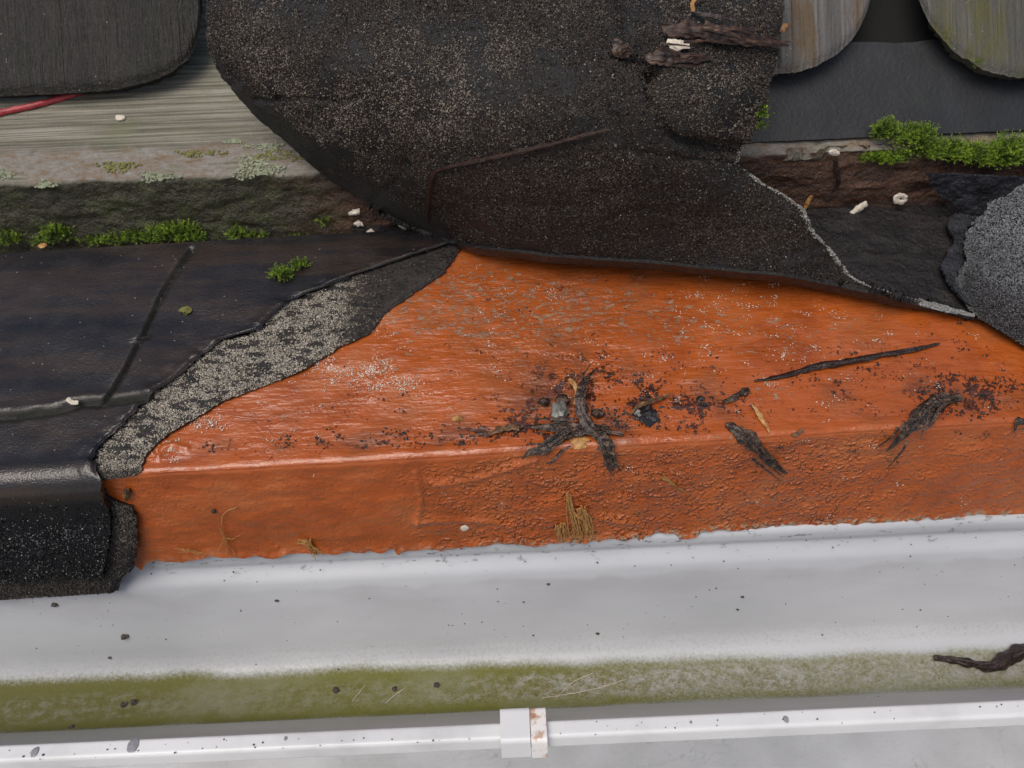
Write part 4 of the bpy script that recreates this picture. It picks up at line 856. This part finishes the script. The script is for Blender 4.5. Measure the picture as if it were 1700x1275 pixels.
rock('grit', 311, 698, (1.5, 1.3, 1.2), 'white and black grit grain at the felt edge', 'grit', M_PALE, .0008, 13, .4)
rock('wood_fragment', 962, 733, (5.0, 3.2, 1.4), 'pale bare wood fragment showing under the bark on the edge', 'fragment', M_STRAW, -.0008, 31, .5)
rock('wood_fragment', 211, 820, (1.6, 3.6, 2.0), 'brown fragment in the notch of the torn felt', 'fragment', M_BROWN, .0015, 14, .6)
rock('leaf_crumb', 308, 515, (2.4, 2.0, 1.4), 'small dry leaf crumb on the wet felt right of the seam', 'crumb', M_LICHY, .0095, 15, .8)
strip('chip', [(112, 662), (120, 668), (130, 668)], [1.6, 2.0, 1.4], 'pale curved chip on the crack in the wet felt', 'chip', M_CHIP, h=.010, flat=.5, n=14, seed=16)
rock('leaf_scrap', 70, 408, (2.0, 1.6, .6), 'tiny orange leaf scrap between moss tufts', 'leaf', M_STRAW, .010, 17, .4)
# fibre tufts on the front face
def tuft(strands, label, cat, seed, rad=.00022, h=.0012, mat=None):
    B = Bag(); rg = np.random.default_rng(seed)
    for pts in strands:
        P2 = smoothpoly(pts, 22, 2); P2 = P2+rg.normal(size=(1, 2))*.8+np.stack([pn(xyz(np.arange(22)*.3, rg.uniform(0, 90))), pn(xyz(np.arange(22)*.3, rg.uniform(0, 90)))], -1)*1.8
        x, s = to_xs(P2[:, 0], P2[:, 1], h); pth = board(x, s, h*(.6+.9*rg.uniform()))
        V, F = tube(pth, np.linspace(rad*1.2, rad*.5, 22), 5, .8, bnormal(s), seed, 0); B.add(V, F)
    tag(B.obj('fibre_tuft' if cat == 'fibre' else 'rootlet', mat or M_STRAW), label, cat)
rg = np.random.default_rng(5)
st1 = []
for k in range(30):
    b = rg.uniform(945, 988); t_ = (942+rg.uniform(-2, 6), 818+rg.uniform(0, 30)) if b < 965 else (952+rg.uniform(0, 22), 838+rg.uniform(0, 18))
    st1.append([t_, ((t_[0]+b)/2+rg.uniform(-5, 5), 862), (b, 896+rg.uniform(-4, 4))])
for k in range(12): b = rg.uniform(926, 946); st1.append([(b+rg.uniform(-6, 3), 866+rg.uniform(0, 14)), (b+rg.uniform(-3, 3), 884), (b+rg.uniform(0, 6), 898)])
tuft(st1, 'large straw coloured fibre tuft hanging on the front face', 'fibre', 1, .00045, .002)
tuft([[(500+rg.uniform(-8, 16), 896+rg.uniform(-2, 6)), (515+rg.uniform(-6, 8), 908), (528+rg.uniform(-10, 14), 922+rg.uniform(-4, 4))] for k in range(20)], 'short dark fibre tuft at the lower edge of the front face', 'fibre', 2, .00034, .0016)
tuft([[(392, 844), (368, 856), (364, 872), (372, 895), (380, 928)], [(372, 895), (385, 898), (400, 890)], [(372, 892), (366, 908), (360, 918)], [(374, 900), (386, 912), (393, 925)], [(366, 875), (372, 890), (377, 905), (377, 920)]], 'thin branching rootlet low on the orange front face', 'rootlet', 3, .0003)
tuft([[(290+rg.uniform(0, 25), 911+rg.uniform(0, 6)), (320, 915+rg.uniform(-4, 4)), (342, 922+rg.uniform(-3, 3))] for k in range(7)], 'fine pale fibres near the felt along the lower edge', 'fibre', 4, .00018)
tuft([[(1096+rg.uniform(-4, 8), 790+rg.uniform(-2, 4)), (1115, 802+rg.uniform(-3, 3)), (1138+rg.uniform(-10, 6), 818+rg.uniform(-4, 3))] for k in range(9)], 'small pale fibre wisp in the middle of the front face', 'fibre', 6, .00018)
# on the flap
strip('twig', [(708, 378), (710, 340), (716, 292), (730, 280), (790, 268), (850, 255), (905, 242), (960, 228), (1012, 214)], [1.0, 2.6, 2.4, 2.4, 2.2, 2.4, 2.2, 2.0, .8], 'thin bent brown twig pressed on the felt flap', 'twig', M_DRYTWIG, WS=1.15, surf='flap', lifts=[1, 2, 1, .6, .5, .5, .4, .3, .2], n=80, flat=.55, seed=20, rough=.2)
strip('wood_strip', [(1098, 56), (1150, 54), (1200, 68), (1250, 74), (1303, 84)], [4, 6, 6, 5, 3, 1], 'long wet brown wood strip lying across the top of the flap', 'wood', M_WETWOOD, surf='flap', lifts=[3, 4, 5, 5, 6], n=60, flat=.4, seed=21, fray=10)
strip('wood_strip', [(1070, 100), (1110, 100), (1150, 103), (1182, 102)], [2, 5, 5, 3, 1], 'short splintered wood strip below the long one on the flap', 'wood', M_WETWOOD, surf='flap', lifts=[2, 3, 4, 3], n=40, flat=.4, seed=22, fray=8)
strip('twig', [(1148, 24), (1146, 8), (1165, -4)], [1, 1.2, .8], 'thin ochre rootlet at the top of the felt flap', 'twig', M_STRAW, surf='flap', lifts=[3, 4, 4], n=20, seed=23)
strip('twig', [(1148, 22), (1170, 32), (1215, 42), (1250, 52)], [1, 1.6, 1.8, .6], 'thin brown twig crossing above the wood strips', 'twig', M_TWIG, surf='flap', lifts=[3, 5, 6, 6], n=30, seed=24)
rock('wood_fragment', 1030, 82, (3.8, 3.2, 2.6), 'reddish brown wood fragment stuck in the hole of the flap', 'fragment', M_WETWOOD, .001, 25, .8, 'flap')
rock('white_chip', 1125, 74, (4.6, 2.0, 1.0), 'small whitish chip between the two wood strips', 'chip', M_CHIP, .001, 26, .5, 'flap')
strip('splinter', [(1293, 58), (1302, 48), (1310, 46)], [1.5, 2.2, 1], 'orange brown splinter at the flap edge by the grey shingle', 'splinter', M_BROWN, surf='flap', h=.004, n=14, seed=27)
# red stem and bits on the batten
strip('red_plant_stem', [(-60, 204), (0, 192), (60, 180), (110, 166), (150, 154), (190, 142)], [3.2, 3.0, 2.8, 2.8, 2.6, 2.4], 'smooth red plant stem lying on the batten below the dark shingle', 'stem', M_RED, surf='top', h=.0020, n=50, flat=1, seed=30, rough=.06)
rock('white_chip', 200, 195, (2.6, 1.8, .9), 'single cream chip on the grey batten grain', 'chip', M_CHIP, .0012, 31, .4, 'top')
CG = 'pale droppings on the rotten batten face'
for k, (x, y, w_, h_, sp) in enumerate([(589, 350, 3.4, 1.5, .4), (596, 369, 2.8, 1.3, -.1), (615, 384, 2.0, 1.7, -.6), (670, 372, 3.0, 1.8, -.5)]):
    strip('dropping', [(x-w_*2.6, y+sp*w_*2), (x, y-1), (x+w_*2.6, y-sp*w_*2)], [h_, h_*1.9, h_*1.5], 'small cream dropping on the rotten batten face left of the flap', 'dropping', M_CHIP, surf='face', h=.0024, n=16, seed=40+k, rough=.3, flat=.6, group=CG)
strip('dropping', [(1408, 357), (1420, 346), (1437, 333)], [2, 3, 3.2, 2.4], 'pale rod shaped dropping on the brown batten face', 'dropping', M_CHIP, surf='face', h=.0024, n=22, seed=45, rough=.2, flat=.6)
th = np.linspace(0, 6.0, 30); strip('snail_shell', [(1493+8.5*math.cos(a), 327+5.5*math.sin(a)) for a in th], [2, 2.4, 2.6, 2], 'tiny pale ring shaped shell on the brown batten face', 'shell', M_CHIP, surf='face', h=.0024, n=40, seed=46, rough=.15)
strip('stem', [(1383, 262), (1388, 285), (1391, 300), (1378, 318)], [1.8, 2.6, 2, .5], 'reddish brown stem hanging from the ledge beside the bright moss pad', 'stem', M_TWIG, surf='face', h=.003, n=24, seed=47)
strip('splinter', [(1345, 322), (1339, 333), (1334, 346)], [1.2, 2.2, .6], 'orange wood splinter on the brown batten face', 'splinter', M_STRAW, surf='face', h=.0025, n=16, seed=48)
rock('white_chip', 1383, 251, (3.0, 1.6, 1.0), 'whitish chip on top of the hanging reddish stem', 'chip', M_CHIP, .002, 49, .4, 'face')
rock('red_speck', 1498, 352, (1.3, 1.2, .8), 'tiny bright red speck below the ring shaped shell', 'speck', M_RED, .002, 50, .3, 'face')

# ------------------------------------------------------------------ in the gutter
def gfloor(px, py):
    # first hit of the pixel's ray with the inner gutter faces
    px = np.asarray(px, float); py = np.asarray(py, float); a0 = GL.pt(0., .1145, -.1035); b0 = GL.pt(0., .093, -.170); c0 = GL.pt(0., .055, -.171); d0 = GL.pt(0., .004, -.084)
    def pl(p, q): n = np.cross(GL.e, q-p); return onplane(px, py, p, n/np.linalg.norm(n))
    w1 = pl(a0, b0); f1 = pl(b0, c0); f2 = pl(c0, d0); q1 = (f1-GL.A)@GL.n
    return np.where((q1 > .092)[..., None], w1, np.where((q1 > .054)[..., None], f1, f2))
strip('twig', [(1548, 1095), (1590, 1100), (1638, 1112), (1660, 1104), (1680, 1088), (1702, 1082), (1740, 1086)], [2, 3.4, 3.6, 4.2, 5.5, 6.5, 6, 2], 'bent wet black twig lying in the gutter algae', 'twig', M_TWIG, surf=gfloor, h=.0026, n=60, flat=.75, seed=51, rough=.22, fray=4)
DG = 'dark dirt crumbs lying in the gutter'
for k, (x, y, r) in enumerate([(208, 1056, 2.0), (563, 1112, 2.2), (600, 1106, 1.6), (91, 1004, 1.6), (460, 997, 1.1), (67, 1116, 1.1), (206, 1170, 1.6), (223, 1166, 1.7), (558, 1146, 1.7), (118, 1212, 2.2), (725, 1138, 1.6), (655, 1144, 1.4), (183, 1092, 1.0), (395, 1118, 1.0), (910, 970, .9), (992, 1052, 1.0), (1232, 991, .9), (1224, 1012, .8), (1490, 1055, .9), (310, 895, .8), (1310, 895, 1.6), (1168, 895, 1.2)]):
    if y < 900: continue
    rock('dirt_crumb', x, y, (r, r*.85, r*.6), ('dark dirt crumb lying on the green algae in the gutter' if y > 1140-.045*x else 'dark dirt crumb lying on the bare grey wall of the gutter'), 'crumb', M_DIRT, .0004, 60+k, .6, gfloor, DG)
B = Bag(); rgs = np.random.default_rng(9)
for _ in range(420):
    x = rgs.uniform(-60, 1760); y0 = 936-.045*x; y = y0+rgs.uniform(8, 250)*1.0; y = min(y, 1228-.045*x)
    if rgs.uniform() < .25: y = rgs.uniform(1196, 1228)-.045*x
    r = abs(rgs.normal())*.00028+.00016; p = gfloor(x, y); V, F = lump(p, (0, -.3, 1), (r, r*.9, r*.5), _, .4, ICO); B.add(V, F)
gr = B.obj('gutter_specks', M_DIRT); tag(gr, 'fine dark specks of dirt sprinkled over the gutter', 'dirt', None, 'stuff')
B = Bag()
def lipt(px, py): return onplane(np.float64(px), np.float64(py), (0, 0, -.0742), Z)
WG = 'grey water spots on the gutter lip'
for k, (x, y, r) in enumerate([(221, 1237, 3.6), (58, 1248, 2.3), (1305, 1194, 1.7), (474, 1226, 1.1), (1147, 1199, .8)]):
    V, F = lump(lipt(x, y), (0, 0, 1), (r*.0008, r*.0011, .00035), 80+k, .3); tag(rawmesh('water_spot', V, F, M_SPOT), ('biggest grey water spot on the white gutter lip' if k == 0 else 'small grey round water spot on the white gutter lip'), 'spot', WG)
for _ in range(70):
    x = rgs.uniform(-30, 1730); y = 1243-.0455*x+rgs.uniform(-1, 22); r = .0002+abs(rgs.normal())*.0002
    if 820 < x < 915: continue
    V, F = lump(lipt(x, y), (0, 0, 1), (r, r, r*.5), _, .3, ICO); B.add(V, F)
lo = B.obj('lip_specks', M_DIRT); tag(lo, 'tiny dark specks sprinkled on the white gutter lip', 'dirt', None, 'stuff')
# white hairs in the algae
for k, pts in enumerate([[(585, 1165), (597, 1150), (607, 1138)], [(640, 1168), (655, 1155), (672, 1143)], [(925, 1158), (950, 1132), (985, 1118)], [(900, 1160), (990, 1145), (1040, 1128)]]):
    strip('hair', pts, [.3, .35, .25], ('short straight white hair lying on the gutter algae' if k < 2 else 'long curved white hair lying on the gutter algae behind the clip'), 'hair', M_CHIP, surf=gfloor, h=.0006, n=30, flat=1, seed=70+k, rough=0, sides=5, group='white hairs in the gutter')

# ------------------------------------------------------------------ loose grit on the orange board
def scatter(n, spots, rmin, rmax, mat, name, label, seed):
    rg = np.random.default_rng(seed); B = Bag(); k = 0; left_ = 0
    wts = np.array([s[4] for s in spots], float); wts /= wts.sum()
    while k < n:
        cx, cy, rx, ry, _w = spots[rg.choice(len(spots), p=wts)]
        if left_ <= 0: gx_, gy_ = cx+rg.normal()*rx, cy+rg.normal()*ry; left_ = 1+int(abs(rg.normal())*7)
        left_ -= 1; x = gx_+rg.normal()*5.5; y = gy_+rg.normal()*3.0
        if not (250 < x < 1740): continue
        if y < np.interp(x, fpx[:, 0], fpx[:, 1])+6 or x < np.interp(y, [400, 520, 600, 660, 750, 800], [770, 650, 520, 370, 245, 240])+6: continue
        X_, S_ = to_xs(np.array([x]), np.array([y]), 0.0)
        r = rmin+(rmax-rmin)*rg.uniform()**2; c = board(X_, S_, .0003)[0]; nn = bnormal(S_)[0]
        V, F = lump(c, nn, (r*rg.uniform(.7, 1.5), r, r*.8), k, .45, ICO, rg.uniform(0, 6)); B.add(V, F); k += 1
    o = B.obj(name, mat, None, False); tag(o, label, 'grit', None, 'stuff'); return o
scatter(2300, [(760, 728, 150, 8, 1.3), (980, 700, 70, 14, 1.6), (1075, 690, 28, 12, 1.0), (1000, 640, 80, 40, .6), (1130, 706, 60, 7, .8), (1180, 640, 90, 40, .6), (1600, 665, 70, 22, 2.4), (1640, 640, 60, 30, 1.2), (1430, 640, 110, 35, .8), (900, 560, 180, 60, .8), (450, 745, 90, 8, .4), (520, 690, 130, 30, .3), (1500, 580, 150, 30, .5), (1200, 780, 300, 40, .25)], .0002, .00075, M_CRUMB, 'black_grit', 'black bitumen grit sprinkled over the orange board', 21)
scatter(3900, [(640, 560, 12, 10, .5), (545, 608, 18, 8, .5), (440, 655, 22, 8, .5), (340, 700, 22, 8, .5), (275, 745, 14, 8, .4), (640, 620, 40, 16, 3.2), (800, 520, 160, 60, 1.4), (1250, 560, 180, 50, 1.6), (1000, 600, 200, 70, 1.0), (450, 680, 100, 40, .5), (1400, 640, 150, 50, .6), (1150, 500, 200, 25, .8), (1250, 800, 260, 40, .3)], .00018, .00048, M_PALE, 'pale_grit', 'pale mineral grit sprinkled over the orange board', 22)
